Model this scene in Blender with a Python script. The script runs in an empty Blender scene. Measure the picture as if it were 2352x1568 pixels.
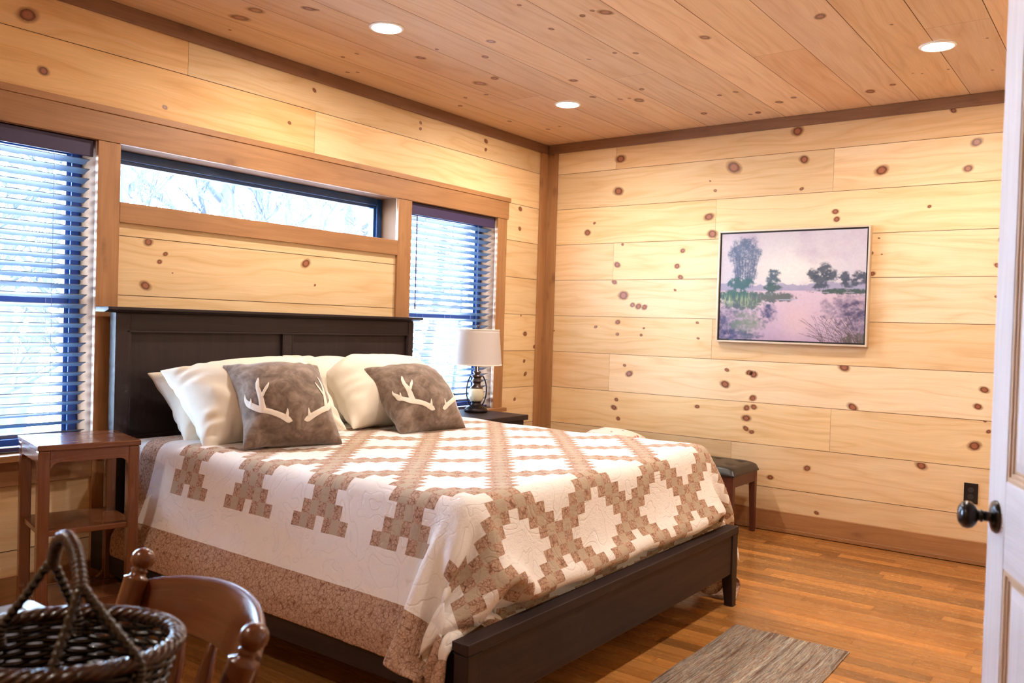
import bpy, math, random
import numpy as np
from mathutils import Vector, Matrix, Euler

random.seed(7)
RNG = np.random.default_rng(11)
SC = bpy.context.scene
COL = SC.collection
H = 2.74

# ------------------------------------------------------------------ materials
class NT:
    def __init__(s, name):
        m = bpy.data.materials.new(name); m.use_nodes = True
        s.m = m; s.t = m.node_tree; s.t.nodes.clear()
        s.out = s.n('ShaderNodeOutputMaterial')
    def n(s, typ, **kw):
        nd = s.t.nodes.new(typ)
        for k, v in kw.items(): setattr(nd, k, v)
        return nd
    def l(s, a, b): s.t.links.new(a, b)
    def put(s, sock, v):
        if v is None: return
        if hasattr(v, 'is_output') or isinstance(v, bpy.types.NodeSocket): s.l(v, sock)
        else: sock.default_value = v
    def math(s, op, a, b=None, c=None, clamp=False):
        nd = s.n('ShaderNodeMath', operation=op); nd.use_clamp = clamp
        s.put(nd.inputs[0], a)
        if b is not None: s.put(nd.inputs[1], b)
        if c is not None: s.put(nd.inputs[2], c)
        return nd.outputs[0]
    def mix(s, f, a, b, mode='MIX'):
        nd = s.n('ShaderNodeMix', data_type='RGBA', blend_type=mode)
        s.put(nd.inputs[0], f); s.put(nd.inputs[6], a); s.put(nd.inputs[7], b)
        return nd.outputs[2]
    def noise(s, vec, scale, detail=3.0, rough=.55, dist=0.0):
        nd = s.n('ShaderNodeTexNoise')
        nd.inputs['Scale'].default_value = scale; nd.inputs['Detail'].default_value = detail
        nd.inputs['Roughness'].default_value = rough; nd.inputs['Distortion'].default_value = dist
        s.put(nd.inputs['Vector'], vec); return nd.outputs['Fac']
    def mapping(s, vec, scale=(1, 1, 1), loc=(0, 0, 0), rot=(0, 0, 0)):
        nd = s.n('ShaderNodeMapping'); s.put(nd.inputs['Vector'], vec)
        nd.inputs['Scale'].default_value = scale; nd.inputs['Location'].default_value = loc
        nd.inputs['Rotation'].default_value = rot; return nd.outputs[0]
    def ramp(s, f, stops, interp='LINEAR'):
        nd = s.n('ShaderNodeValToRGB'); s.put(nd.inputs[0], f); cr = nd.color_ramp; cr.interpolation = interp
        while len(cr.elements) < len(stops): cr.elements.new(.5)
        for e, (p, c) in zip(cr.elements, stops):
            e.position = p; e.color = (*c, 1) if len(c) == 3 else c
        return nd.outputs[0]
    def mr(s, f, a, b, c=0., d=1.):
        nd = s.n('ShaderNodeMapRange'); s.put(nd.inputs[0], f)
        for i, v in enumerate((a, b, c, d)): nd.inputs[i + 1].default_value = v
        return nd.outputs[0]
    def bump(s, h, strength=.3, dist=.002, normal=None):
        nd = s.n('ShaderNodeBump'); nd.inputs['Strength'].default_value = strength
        nd.inputs['Distance'].default_value = dist; s.put(nd.inputs['Height'], h)
        if normal is not None: s.l(normal, nd.inputs['Normal'])
        return nd.outputs[0]
    def bsdf(s, col, rough=.5, normal=None, **kw):
        p = s.n('ShaderNodeBsdfPrincipled'); s.put(p.inputs['Base Color'], col if not isinstance(col, tuple) or len(col) == 4 else (*col, 1))
        s.put(p.inputs['Roughness'], rough)
        if normal is not None: s.l(normal, p.inputs['Normal'])
        for k, v in kw.items(): s.put(p.inputs[k.replace('_', ' ')], v)
        s.l(p.outputs[0], s.out.inputs[0]); return p
    def coord(s, which='UV'): return s.n('ShaderNodeTexCoord').outputs[which]

def c4(c): return (*c, 1)

def wood(name, light, mid, dark, rough=.45, grain=1.0, tint=True, coat=0.0, fine=.12, ringf=7.0, blotch=.35, spec=.5, spots=0.0):
    """wood in UV metres: u along the grain, v across"""
    N = NT(name); uv = N.coord('UV')
    warp = N.noise(N.mapping(uv, (.9, 3.0, 1)), 1.6, 2, .5)
    w2 = N.math('MULTIPLY', N.math('SUBTRACT', warp, .5), .10 * grain)
    comb = N.n('ShaderNodeCombineXYZ'); N.l(w2, comb.inputs[1])
    add = N.n('ShaderNodeVectorMath', operation='ADD'); N.l(uv, add.inputs[0]); N.l(comb.outputs[0], add.inputs[1]); uvw = add.outputs[0]
    base = N.noise(N.mapping(uvw, (.45, 5.5, 1)), 1.3, 2, .45)
    ring = N.math('FRACT', N.math('MULTIPLY', base, ringf))
    ring = N.math('POWER', N.math('PINGPONG', N.math('MULTIPLY', ring, 2.0), 1.0), 2.2)
    fib = N.noise(N.mapping(uvw, (4.0, 170.0, 1)), 1.0, 2, .7)
    fib2 = N.noise(N.mapping(uvw, (1.2, 28.0, 1)), 1.0, 3, .6)
    blo = N.noise(N.mapping(uv, (.8, 2.5, 1)), 2.2, 2, .5)
    f = N.math('ADD', N.math('MULTIPLY', ring, .30 * grain), N.math('MULTIPLY', fib2, .45))
    f = N.math('ADD', f, N.math('MULTIPLY', N.math('SUBTRACT', blo, .5), blotch))
    col = N.ramp(f, [(.08, light), (.38, mid), (.85, dark)])
    fv = N.mr(fib, .25, .75, 1 - fine, 1 + fine)
    col = N.mix(1.0, col, fv, 'MULTIPLY') if False else N.mix(1.0, col, N_gray(N, fv), 'MULTIPLY')
    if spots:
        vo = N.n('ShaderNodeTexVoronoi'); vo.inputs['Scale'].default_value = 1.0; N.l(N.mapping(uvw, (5.5, 13., 1)), vo.inputs['Vector'])
        keep = N.mr(N.noise(N.mapping(uv, (1.5, 4, 1)), 1.7, 1), .50, .60, 0., spots)
        streak = N.noise(N.mapping(uv, (22, 5, 1)), 1.0, 3, .7)
        col = N.mix(N.math('MULTIPLY', N.math('MULTIPLY', N.mr(vo.outputs['Distance'], .10, .32, 1., 0.), keep), N.mr(streak, .3, .6, .4, 1.)), col, (.09, .032, .014, 1))
    if tint:
        a = N.n('ShaderNodeAttribute', attribute_name='tint')
        col = N.mix(1.0, col, a.outputs['Color'], 'MULTIPLY')
    nb = None
    N.bsdf(col, N.mr(fib2, .2, .8, rough - .06, rough + .08), nb, Coat_Weight=coat, Coat_Roughness=.15, Specular_IOR_Level=spec)
    return N.m
def N_gray(N, v):
    c = N.n('ShaderNodeCombineColor')
    for i in range(3): N.l(v, c.inputs[i])
    return c.outputs[0]

def simple(name, col, rough=.5, metal=0.0, noise=0.0, nscale=30, bump=0.0, bscale=200, coat=0.0, spec=.5, **kw):
    N = NT(name); oc = N.coord('Object'); c = c4(col)
    if noise:
        f = N.noise(oc, nscale, 4, .6)
        c = N.mix(f, c4(tuple(x * (1 - noise) for x in col)), c4(tuple(min(1, x * (1 + noise)) for x in col)))
    nb = N.bump(N.noise(oc, bscale, 2, .5), bump, .002) if bump else None
    N.bsdf(c, rough, nb, Metallic=metal, Coat_Weight=coat, Specular_IOR_Level=spec, **kw)
    return N.m

M = {}
M['pine'] = wood('pine_boards', (.80, .60, .36), (.755, .53, .29), (.63, .39, .175), rough=.62, grain=1.15, fine=.08, blotch=.40, coat=.0, ringf=7, spec=.3)
M['ceil'] = wood('ceiling_boards', (.76, .51, .315), (.70, .44, .255), (.56, .32, .165), rough=.62, grain=1.0, fine=.08, blotch=.40, coat=.0, ringf=6, spec=.3)
M['trim'] = wood('stained_trim', (.42, .21, .085), (.345, .162, .062), (.23, .098, .036), rough=.5, spots=.55, grain=.6, tint=True, fine=.12, blotch=.5)
M['ctrim'] = wood('brown_stained_trim', (.26, .13, .066), (.21, .10, .05), (.13, .06, .03), rough=.55, spots=.5, grain=.6, fine=.14, blotch=.5)
M['jamb'] = wood('pale_jamb', (.90, .83, .74), (.86, .77, .67), (.78, .67, .55), rough=.4, grain=.5, fine=.04, blotch=.2)
M['floor'] = wood('oak_floor', (.50, .225, .062), (.42, .17, .040), (.26, .088, .019), rough=.27, grain=.8, fine=.13, blotch=.4, coat=.3, ringf=6)
M['espresso'] = wood('espresso_wood', (.030, .018, .018), (.022, .013, .0135), (.013, .0075, .008), rough=.48, grain=.5, fine=.18, blotch=.3, tint=False, spec=.32)
M['mahog'] = wood('reddish_wood', (.20, .072, .026), (.15, .051, .019), (.075, .024, .010), rough=.24, grain=.5, fine=.12, blotch=.4, tint=False, coat=.3)
M['chairwood'] = wood('glossy_maple_brown', (.17, .052, .016), (.118, .032, .010), (.055, .014, .005), rough=.25, grain=.6, fine=.15, blotch=.5, tint=False, coat=.35)
M['benchwood'] = wood('bench_wood', (.115, .032, .018), (.085, .022, .013), (.05, .013, .008), rough=.35, grain=.4, fine=.12, tint=False)
M['doorwood'] = wood('whitewashed_pine', (.70, .66, .68), (.64, .59, .61), (.54, .47, .47), rough=.5, grain=.8, fine=.08, blotch=.35, tint=False)
M['doormould'] = wood('door_moulding_wood', (.62, .44, .30), (.52, .34, .21), (.40, .23, .13), rough=.45, grain=.6, fine=.1, tint=False)
M['groove'] = simple('board_groove', (.16, .07, .028), .8)
M['black'] = simple('black_metal', (.012, .011, .012), .35, .3, coat=.2)
M['frame'] = simple('black_sash_blue_glare', (.008, .055, .20), .35, coat=.3)  # black frames; the blue window glare over them is put into the colour
M['valance'] = simple('valance_dark', (.040, .026, .090), .5)
M['slat'] = simple('dark_slat_sky_tint', (.075, .125, .19), .45)  # dark brown slats, with the blue sky light on them mixed into the colour
M['cord'] = simple('blind_cord', (.25, .25, .28), .8)
M['lead'] = simple('pewter_bronze', (.13, .10, .095), .32, .85, noise=.4, nscale=60)
M['lead2'] = simple('dark_bronze', (.045, .035, .038), .38, .8, noise=.4, nscale=60)
M['leather'] = simple('black_leather', (.018, .014, .013), .34, noise=.2, bump=.25, bscale=320)
M['rimwhite'] = simple('white_enamel', (.86, .84, .82), .4)
M['knobmetal'] = simple('oil_rubbed_bronze', (.018, .016, .02), .28, .7, coat=.3)

def knot_mat():
    N = NT('knot'); uv = N.coord('UV'); s = N.n('ShaderNodeSeparateXYZ'); N.l(uv, s.inputs[0])
    r, th = s.outputs[1], s.outputs[0]
    oc = N.coord('Object'); nz = N.noise(oc, 90, 3, .6); nz2 = N.noise(oc, 18, 2, .5)
    rr = N.math('ADD', r, N.math('MULTIPLY', N.math('SUBTRACT', nz, .5), .14))
    ring = N.math('SINE', N.math('MULTIPLY', rr, 46.0))
    inner = N.ramp(rr, [(0., (.30, .11, .055)), (.20, (.38, .14, .065)), (.42, (.30, .10, .045)), (.52, (.13, .040, .020)), (.60, (.25, .085, .034)), (.72, (.44, .20, .075)), (1., (.55, .30, .12))])
    col = N.mix(N.mr(ring, -1, 1, 0, .22), inner, (.055, .018, .010, 1))
    a = N.ramp(N.math('ADD', rr, N.math('MULTIPLY', N.math('SUBTRACT', nz2, .5), .25)), [(0., (1, 1, 1)), (.54, (1, 1, 1)), (.64, (.55, .55, .55)), (.95, (0, 0, 0))])
    p = N.n('ShaderNodeBsdfPrincipled'); N.l(col, p.inputs['Base Color']); p.inputs['Roughness'].default_value = .4
    t = N.n('ShaderNodeBsdfTransparent'); mx = N.n('ShaderNodeMixShader'); N.l(a, mx.inputs[0]); N.l(t.outputs[0], mx.inputs[1]); N.l(p.outputs[0], mx.inputs[2])
    N.l(mx.outputs[0], N.out.inputs[0]); return N.m
M['knot'] = knot_mat()

def emis(name, col, st):
    N = NT(name); e = N.n('ShaderNodeEmission'); e.inputs[0].default_value = c4(col); e.inputs[1].default_value = st
    N.l(e.outputs[0], N.out.inputs[0]); return N.m
LAMP_COL = (1.0, .905, .80); LAMP_ST = 145.0
M['lamp'] = emis('downlight_diffuser', LAMP_COL, LAMP_ST)

def glass_mat():
    N = NT('window_glass'); g = N.n('ShaderNodeBsdfGlossy'); g.inputs['Roughness'].default_value = .02
    t = N.n('ShaderNodeBsdfTransparent'); f = N.n('ShaderNodeFresnel'); f.inputs[0].default_value = 1.45
    mx = N.n('ShaderNodeMixShader'); N.l(N.math('MULTIPLY', f.outputs[0], .6), mx.inputs[0]); N.l(t.outputs[0], mx.inputs[1]); N.l(g.outputs[0], mx.inputs[2])
    N.l(mx.outputs[0], N.out.inputs[0]); return N.m
M['glass'] = glass_mat()

# quilt --------------------------------------------------------------
SU, SV, V0 = .051, .0412, .29
def quilt_mat():
    N = NT('patchwork_quilt'); uv = N.coord('UV')
    wob = N.n('ShaderNodeTexNoise'); wob.inputs['Scale'].default_value = 9; N.l(uv, wob.inputs['Vector'])
    wv = N.n('ShaderNodeVectorMath', operation='MULTIPLY_ADD'); N.l(wob.outputs['Color'], wv.inputs[0]); wv.inputs[1].default_value = (.006, .006, 0); N.l(uv, wv.inputs[2])
    s = N.n('ShaderNodeSeparateXYZ'); N.l(wv.outputs[0], s.inputs[0]); u, v = N.math('SUBTRACT', s.outputs[0], .003), N.math('SUBTRACT', s.outputs[1], .003)
    i = N.math('FLOOR', N.math('ADD', N.math('DIVIDE', u, SU), .5))
    j = N.math('FLOOR', N.math('DIVIDE', N.math('SUBTRACT', v, V0), SV))
    j = N.math('SUBTRACT', j, 2.0)
    a = N.math('FLOORED_MODULO', N.math('ADD', N.math('ADD', i, j), 1.0), 10.0)
    b = N.math('FLOORED_MODULO', N.math('ADD', N.math('SUBTRACT', i, j), 1.0), 10.0)
    ina = N.math('LESS_THAN', a, 2.5); inb = N.math('LESS_THAN', b, 2.5)
    chain = N.math('MAXIMUM', ina, inb)
    ca = N.math('COMPARE', a, 1.0, .1); cb = N.math('COMPARE', b, 1.0, .1)
    solid = N.math('MAXIMUM', N.math('MULTIPLY', ca, N.math('SUBTRACT', 1., N.math('MULTIPLY', inb, N.math('SUBTRACT', 1., cb)))),
                   N.math('MULTIPLY', cb, N.math('SUBTRACT', 1., N.math('MULTIPLY', ina, N.math('SUBTRACT', 1., ca)))))
    au = N.math('ABSOLUTE', u)
    inpat = N.math('MULTIPLY', N.math('LESS_THAN', au, 22.5 * SU),
                   N.math('MULTIPLY', N.math('GREATER_THAN', v, V0), N.math('LESS_THAN', v, V0 + 55 * SV)))
    border = N.math('MAXIMUM', N.math('GREATER_THAN', au, 1.30), N.math('MAXIMUM', N.math('LESS_THAN', v, .13), N.math('GREATER_THAN', v, 2.36)))
    chain = N.math('MULTIPLY', chain, inpat)
    # vine print: thin dark lines from two warped voronoi edges
    def lines(scale, th, seed):
        n2 = N.n('ShaderNodeTexNoise'); n2.inputs['Scale'].default_value = 38; N.l(N.mapping(uv, loc=(seed, 0, 0)), n2.inputs['Vector'])
        w = N.n('ShaderNodeVectorMath', operation='MULTIPLY_ADD'); N.l(n2.outputs['Color'], w.inputs[0]); w.inputs[1].default_value = (.03, .03, 0); N.l(uv, w.inputs[2])
        vo = N.n('ShaderNodeTexVoronoi', feature='DISTANCE_TO_EDGE'); vo.inputs['Scale'].default_value = scale; N.l(w.outputs[0], vo.inputs['Vector'])
        return N.mr(vo.outputs['Distance'], th * .4, th, 1., 0.)
    ln = N.math('MAXIMUM', lines(62, .09, 0), N.math('MULTIPLY', lines(120, .10, 5), .6))
    bl = N.noise(uv, 60, 3, .6)
    ln = N.math('MULTIPLY', ln, N.mr(bl, .3, .6, .35, 1.))
    tanb = N.mix(bl, (.50, .33, .235, 1), (.64, .46, .35, 1))
    prnt = N.mix(ln, tanb, (.22, .105, .065, 1))
    cell = N.n('ShaderNodeCombineXYZ'); N.l(i, cell.inputs[0]); N.l(j, cell.inputs[1])
    wn = N.n('ShaderNodeTexWhiteNoise'); wn.noise_dimensions = '2D'; N.l(cell.outputs[0], wn.inputs['Vector'])
    sol = N.mix(wn.outputs['Value'], (.46, .37, .28, 1), (.52, .42, .32, 1))
    cream = N.mix(N.noise(uv, 9, 2), (.83, .79, .78, 1), (.88, .85, .83, 1))
    c = N.mix(solid, prnt, sol); c = N.mix(chain, cream, c); c = N.mix(border, c, prnt)
    # quilting stitch lines + crinkle
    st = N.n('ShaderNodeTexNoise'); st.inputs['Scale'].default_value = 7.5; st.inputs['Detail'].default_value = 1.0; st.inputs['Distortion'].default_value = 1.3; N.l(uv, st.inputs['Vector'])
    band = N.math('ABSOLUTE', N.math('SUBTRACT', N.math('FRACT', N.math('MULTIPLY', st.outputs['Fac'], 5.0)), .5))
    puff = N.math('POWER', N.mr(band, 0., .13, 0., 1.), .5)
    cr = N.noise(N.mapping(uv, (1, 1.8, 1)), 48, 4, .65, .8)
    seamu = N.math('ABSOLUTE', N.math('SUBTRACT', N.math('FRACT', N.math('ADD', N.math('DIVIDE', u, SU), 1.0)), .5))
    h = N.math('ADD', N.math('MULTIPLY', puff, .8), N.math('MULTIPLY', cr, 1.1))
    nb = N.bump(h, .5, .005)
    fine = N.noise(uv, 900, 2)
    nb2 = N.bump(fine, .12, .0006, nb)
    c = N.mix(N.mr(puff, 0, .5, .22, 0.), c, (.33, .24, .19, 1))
    N.bsdf(c, .95, nb2, Sheen_Weight=.1, Specular_IOR_Level=.05)
    return N.m
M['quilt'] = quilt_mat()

def cloth_mat(name, col, wr=30, amt=.35, sheen=.1, dist=.004):
    N = NT(name); oc = N.coord('Object')
    f = N.noise(oc, 5, 3, .6)
    c = N.mix(f, c4(tuple(x * .94 for x in col)), c4(col))
    h = N.math('ADD', N.noise(oc, wr, 4, .6, .8), N.math('MULTIPLY', N.noise(oc, 900, 1), .08))
    N.bsdf(c, .85, N.bump(h, amt, dist), Sheen_Weight=sheen, Specular_IOR_Level=.2); return N.m
M['cotton'] = cloth_mat('cream_cotton', (.87, .80, .68), 14, .25, dist=.008)
M['sheet'] = cloth_mat('white_sheet', (.80, .80, .80), 20, .3)
M['antler'] = cloth_mat('cream_applique', (.88, .80, .70), 200, .3, dist=.001)
def plush():
    N = NT('taupe_plush'); oc = N.coord('Object')
    a = N.noise(oc, 9, 5, .65, 1.2); b = N.noise(oc, 30, 4, .6, .6); f = N.math('ADD', N.math('MULTIPLY', a, .7), N.math('MULTIPLY', b, .3))
    c = N.ramp(f, [(.33, (.105, .068, .050)), (.48, (.20, .14, .105)), (.62, (.33, .25, .20))])
    N.bsdf(c, .8, N.bump(N.noise(oc, 320, 3), .35, .002), Sheen_Weight=.7, Sheen_Roughness=.4, Specular_IOR_Level=.2); return N.m
M['plush'] = plush()
def shade():
    N = NT('linen_shade'); oc = N.coord('Object'); f = N.noise(N.mapping(oc, (300, 300, 40)), 1, 2)
    p = N.bsdf(N.mix(f, (.66, .59, .56, 1), (.74, .67, .63, 1)), .85, N.bump(f, .2, .001), Specular_IOR_Level=.2)
    t = N.n('ShaderNodeBsdfTranslucent'); t.inputs[0].default_value = (.75, .68, .62, 1)
    mx = N.n('ShaderNodeMixShader'); mx.inputs[0].default_value = .25
    N.l(p.outputs[0], mx.inputs[1]); N.l(t.outputs[0], mx.inputs[2]); N.l(mx.outputs[0], N.out.inputs[0]); return N.m
M['shade'] = shade()
M['lampglass'] = simple('cream_glass', (.78, .74, .56), .25, coat=.5, noise=.06, nscale=12)
def rug():
    N = NT('striped_rug'); uv = N.coord('UV'); 
    dist = N.noise(N.mapping(uv, (1.5, 3, 1)), 3, 3, .6)
    wob = N.math('MULTIPLY', N.math('SUBTRACT', dist, .5), .005)
    s = N.n('ShaderNodeSeparateXYZ'); N.l(uv, s.inputs[0])
    v = N.math('ADD', s.outputs[1], wob)
    cv = N.n('ShaderNodeCombineXYZ'); N.l(N.math('MULTIPLY', s.outputs[0], .035), cv.inputs[0]); N.l(v, cv.inputs[1])
    st = N.noise(cv.outputs[0], 55, 3, .8)
    c = N.ramp(st, [(.30, (.10, .06, .045)), (.40, (.27, .16, .11)), (.44, (.18, .20, .20)), (.49, (.52, .43, .33)), (.53, (.26, .14, .09)), (.58, (.36, .37, .35)), (.64, (.62, .54, .44)), (.70, (.30, .19, .14))])
    sp = N.noise(N.mapping(uv, (260, 150, 1)), 1, 2, .8)
    sp2 = N.noise(N.mapping(uv, (90, 90, 1)), 1, 3, .8)
    c = N.mix(N.mr(sp2, .5, .68, 0, .35), c, (.46, .38, .30, 1))
    c = N.mix(N.mr(sp, .30, .5, .75, 0), c, (.075, .04, .028, 1))
    N.bsdf(c, .95, N.bump(N.math('ADD', sp, sp2), .8, .006), Specular_IOR_Level=.1); return N.m
M['rug'] = rug()
def wick(name, a, b):
    N = NT(name); oc = N.coord('Object'); f = N.noise(oc, 45, 4, .7)
    N.bsdf(N.ramp(f, [(.3, a), (.7, b)]), .26, N.bump(N.noise(oc, 260, 2), .3, .001), Coat_Weight=.4); return N.m
M['wicker'] = wick('dark_wicker', (.005, .003, .003), (.018, .008, .006))
M['wicker2'] = wick('brown_wicker', (.020, .008, .006), (.075, .027, .015))
M['tabletop'] = wood('dark_table_wood', (.09, .045, .03), (.07, .033, .022), (.04, .018, .012), rough=.14, grain=.4, tint=False, coat=.8)
def mat_woven():
    N = NT('woven_placemat'); uv = N.coord('UV'); ch = N.n('ShaderNodeTexChecker'); ch.inputs['Scale'].default_value = 330; N.l(uv, ch.inputs['Vector'])
    c = N.mix(ch.outputs['Fac'], (.10, .10, .115, 1), (.30, .30, .33, 1)); c = N.mix(N.noise(uv, 60, 3), c, (.2, .2, .22, 1))
    N.bsdf(c, .8, N.bump(ch.outputs['Fac'], .4, .001)); return N.m
M['placemat'] = mat_woven()
def vcol_mat(name, attr, rough, weave=True):
    N = NT(name); a = N.n('ShaderNodeAttribute', attribute_name=attr); uv = N.coord('UV')
    n = N.noise(uv, 220, 2)
    c = N.mix(.10, a.outputs['Color'], N.mix(1.0, a.outputs['Color'], N_gray(N, N.mr(n, .3, .7, .8, 1.2)), 'MULTIPLY'))
    N.bsdf(c, rough, N.bump(N.noise(uv, 700, 2), .15, .0006)); return N.m
M['paint'] = vcol_mat('oil_painting', 'paint', .5)
def floral():
    N = NT('floral_cloth'); oc = N.coord('Object'); v = N.n('ShaderNodeTexVoronoi'); v.inputs['Scale'].default_value = 22; N.l(oc, v.inputs['Vector'])
    m = N.mr(v.outputs['Distance'], .18, .30, 1, 0); m = N.math('MULTIPLY', m, N.mr(N.noise(oc, 12, 2), .48, .56, 0, 1))
    c = N.mix(m, (.84, .72, .66, 1), (.55, .14, .08, 1)); N.bsdf(c, .85, N.bump(N.noise(oc, 40, 3), .4, .004)); return N.m
M['floral'] = floral()
def bark():
    N = NT('tree_bark'); oc = N.coord('Object'); f = N.noise(N.mapping(oc, (6, 6, 1.5)), 4, 4, .7)
    N.bsdf(N.ramp(f, [(.3, (.007, .009, .015)), (.7, (.017, .021, .030))]), .9); return N.m
M['bark'] = bark()
M['ground'] = simple('leaf_litter', (.42, .36, .32), .95, noise=.35, nscale=2)
M['white_plaster'] = simple('plain_pine_side', (.60, .34, .14), .6)

# ------------------------------------------------------------------ mesh accumulator
class MB:
    def __init__(s): s.v = []; s.f = []; s.mi = []; s.uv = []; s.tn = []; s.sm = []
    def add(s, verts, faces, uvs=None, mi=0, tint=(1, 1, 1), smooth=False):
        o = len(s.v); s.v.extend([tuple(map(float, p)) for p in verts])
        for k, f in enumerate(faces):
            s.f.append(tuple(o + i for i in f)); s.mi.append(mi); s.sm.append(smooth); s.tn.append(tint)
            if uvs is None: s.uv.append([(0, 0)] * len(f))
            else: s.uv.append([uvs[i] for i in f] if len(uvs) == len(verts) else uvs[k])
    def build(s, name, mats, parent=None, bevel=0, loc=None, rot=None, subsurf=0, seg=2):
        me = bpy.data.meshes.new(name); me.from_pydata(s.v, [], s.f)
        if not isinstance(mats, (list, tuple)): mats = [mats]
        for m in mats: me.materials.append(m)
        me.polygons.foreach_set('material_index', s.mi); me.polygons.foreach_set('use_smooth', s.sm)
        uvl = me.uv_layers.new(name='UVMap'); flat = [c for f in s.uv for p in f for c in p]
        uvl.data.foreach_set('uv', flat)
        at = me.color_attributes.new('tint', 'FLOAT_COLOR', 'CORNER')
        tf = []
        for f, t in zip(s.f, s.tn): tf.extend((t[0], t[1], t[2], 1.0) * len(f))
        at.data.foreach_set('color', tf)
        me.update()
        ob = bpy.data.objects.new(name, me); COL.objects.link(ob)
        if parent is not None: ob.parent = parent
        if loc is not None: ob.location = loc
        if rot is not None: ob.rotation_euler = rot
        if bevel:
            b = ob.modifiers.new('bevel', 'BEVEL'); b.width = bevel; b.segments = seg; b.limit_method = 'ANGLE'; b.angle_limit = math.radians(40)
            b.harden_normals = False
        if subsurf:
            q = ob.modifiers.new('sub', 'SUBSURF'); q.levels = subsurf; q.render_levels = subsurf
        return ob
    # boxes with grain uv
    def box(s, a, b, grain=None, mi=0, tint=(1, 1, 1), xf=None):
        x0, y0, z0 = a; x1, y1, z1 = b
        V = [(x0, y0, z0), (x1, y0, z0), (x1, y1, z0), (x0, y1, z0), (x0, y0, z1), (x1, y0, z1), (x1, y1, z1), (x0, y1, z1)]
        F = [(0, 3, 2, 1), (4, 5, 6, 7), (0, 1, 5, 4), (1, 2, 6, 5), (2, 3, 7, 6), (3, 0, 4, 7)]
        d = (x1 - x0, y1 - y0, z1 - z0)
        g = grain if grain is not None else d.index(max(d))
        ou, ov = random.random() * 40, random.random() * 40
        uvs = []
        for f in F:
            uvs.append([(V[i][g] + ou, sum(V[i][k] for k in range(3) if k != g) + ov) for i in f])
        if xf is not None: V = [tuple(xf @ Vector(p)) for p in V]
        s.add(V, F, uvs, mi, tint)
    def tube(s, pts, rad, n=10, mi=0, closed=False, cap=True, uvscale=1.0, sq=1.0):
        P = [Vector(p) for p in pts]; m = len(P)
        if not hasattr(rad, '__len__'): rad = [rad] * m
        V = []; U = []; prev = None; L = 0
        for k in range(m):
            t = (P[(k + 1) % m] - P[(k - 1) % m]) if closed else (P[min(k + 1, m - 1)] - P[max(k - 1, 0)])
            t.normalize()
            if prev is None:
                ref = Vector((0, 0, 1)) if abs(t.z) < .9 else Vector((1, 0, 0))
                nrm = (ref - t * ref.dot(t)).normalized()
            else: nrm = (prev - t * prev.dot(t)).normalized()
            prev = nrm; bn = t.cross(nrm)
            if k: L += (P[k] - P[k - 1]).length
            for q in range(n):
                a = 2 * math.pi * q / n; V.append(P[k] + (nrm * math.cos(a) + bn * math.sin(a) * sq) * rad[k]); U.append((L * uvscale, q / n * .3))
        F = []
        for k in range(m if closed else m - 1):
            k2 = (k + 1) % m
            for q in range(n):
                q2 = (q + 1) % n; F.append((k * n + q, k * n + q2, k2 * n + q2, k2 * n + q))
        if cap and not closed: F.append(tuple(range(n - 1, -1, -1))); F.append(tuple((m - 1) * n + q for q in range(n)))
        s.add(V, F, U, mi, smooth=True)
    def lathe(s, prof, n=32, mi=0, xf=None, cap=True):
        V = []; U = []; F = []; m = len(prof)
        for k, (r, z) in enumerate(prof):
            for q in range(n):
                a = 2 * math.pi * q / n; V.append((r * math.cos(a), r * math.sin(a), z)); U.append((z, q / n * .3))
        for k in range(m - 1):
            for q in range(n):
                q2 = (q + 1) % n; F.append((k * n + q, k * n + q2, (k + 1) * n + q2, (k + 1) * n + q))
        if cap:
            if prof[0][0] > 1e-5: F.append(tuple(range(n - 1, -1, -1)))
            if prof[-1][0] > 1e-5: F.append(tuple((m - 1) * n + q for q in range(n)))
        if xf is not None: V = [tuple(xf @ Vector(p)) for p in V]
        s.add(V, F, U, mi, smooth=True)
    def prism(s, poly, axis, a, b, grain=None, mi=0, tint=(1, 1, 1), xf=None, smooth=False):
        """polygon in the two other axes, extruded along axis from a to b"""
        def p3(p, t):
            q = list(p); q.insert(axis, t); return tuple(q)
        n = len(poly); V = [p3(p, a) for p in poly] + [p3(p, b) for p in poly]
        F = [tuple(range(n)), tuple(range(2 * n - 1, n - 1, -1))] + [(i, i + n, (i + 1) % n + n, (i + 1) % n) for i in range(n)]
        g = 2 if grain is None else grain; ou, ov = random.random() * 40, random.random() * 40
        uvs = [[(V[i][g] + ou, sum(V[i][k] for k in range(3) if k != g) + ov) for i in f] for f in F]
        if xf is not None: V = [tuple(xf @ Vector(p)) for p in V]
        s.add(V, F, uvs, mi, tint, smooth)
    def grid(s, P, uv=None, mi=0, closed_u=False, smooth=True, flip=False):
        nu, nv = P.shape[:2]; V = P.reshape(-1, 3).tolist(); F = []
        for i in range(nu if closed_u else nu - 1):
            for j in range(nv - 1):
                i2 = (i + 1) % nu; f = (i * nv + j, i2 * nv + j, i2 * nv + j + 1, i * nv + j + 1)
                F.append(f[::-1] if flip else f)
        s.add(V, F, None if uv is None else [tuple(x) for x in uv.reshape(-1, 2).tolist()], mi, smooth=smooth)

def empty(name, loc=(0, 0, 0), rz=0.0):
    o = bpy.data.objects.new(name, None); COL.objects.link(o); o.location = loc; o.rotation_euler = (0, 0, rz); o.empty_display_size = .1; return o
def tag(o, label, cat, group=None):
    o['label'] = label; o['category'] = cat
    if group: o['group'] = group
    return o
def struct(o, label=None):
    o['kind'] = 'structure'
    if label: o['label'] = label
    return o
def copy_tree(o, parent=None):
    c = o.copy(); COL.objects.link(c)
    if parent is not None: c.parent = parent
    for ch in [x for x in o.children]: copy_tree(ch, c)
    return c

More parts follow.
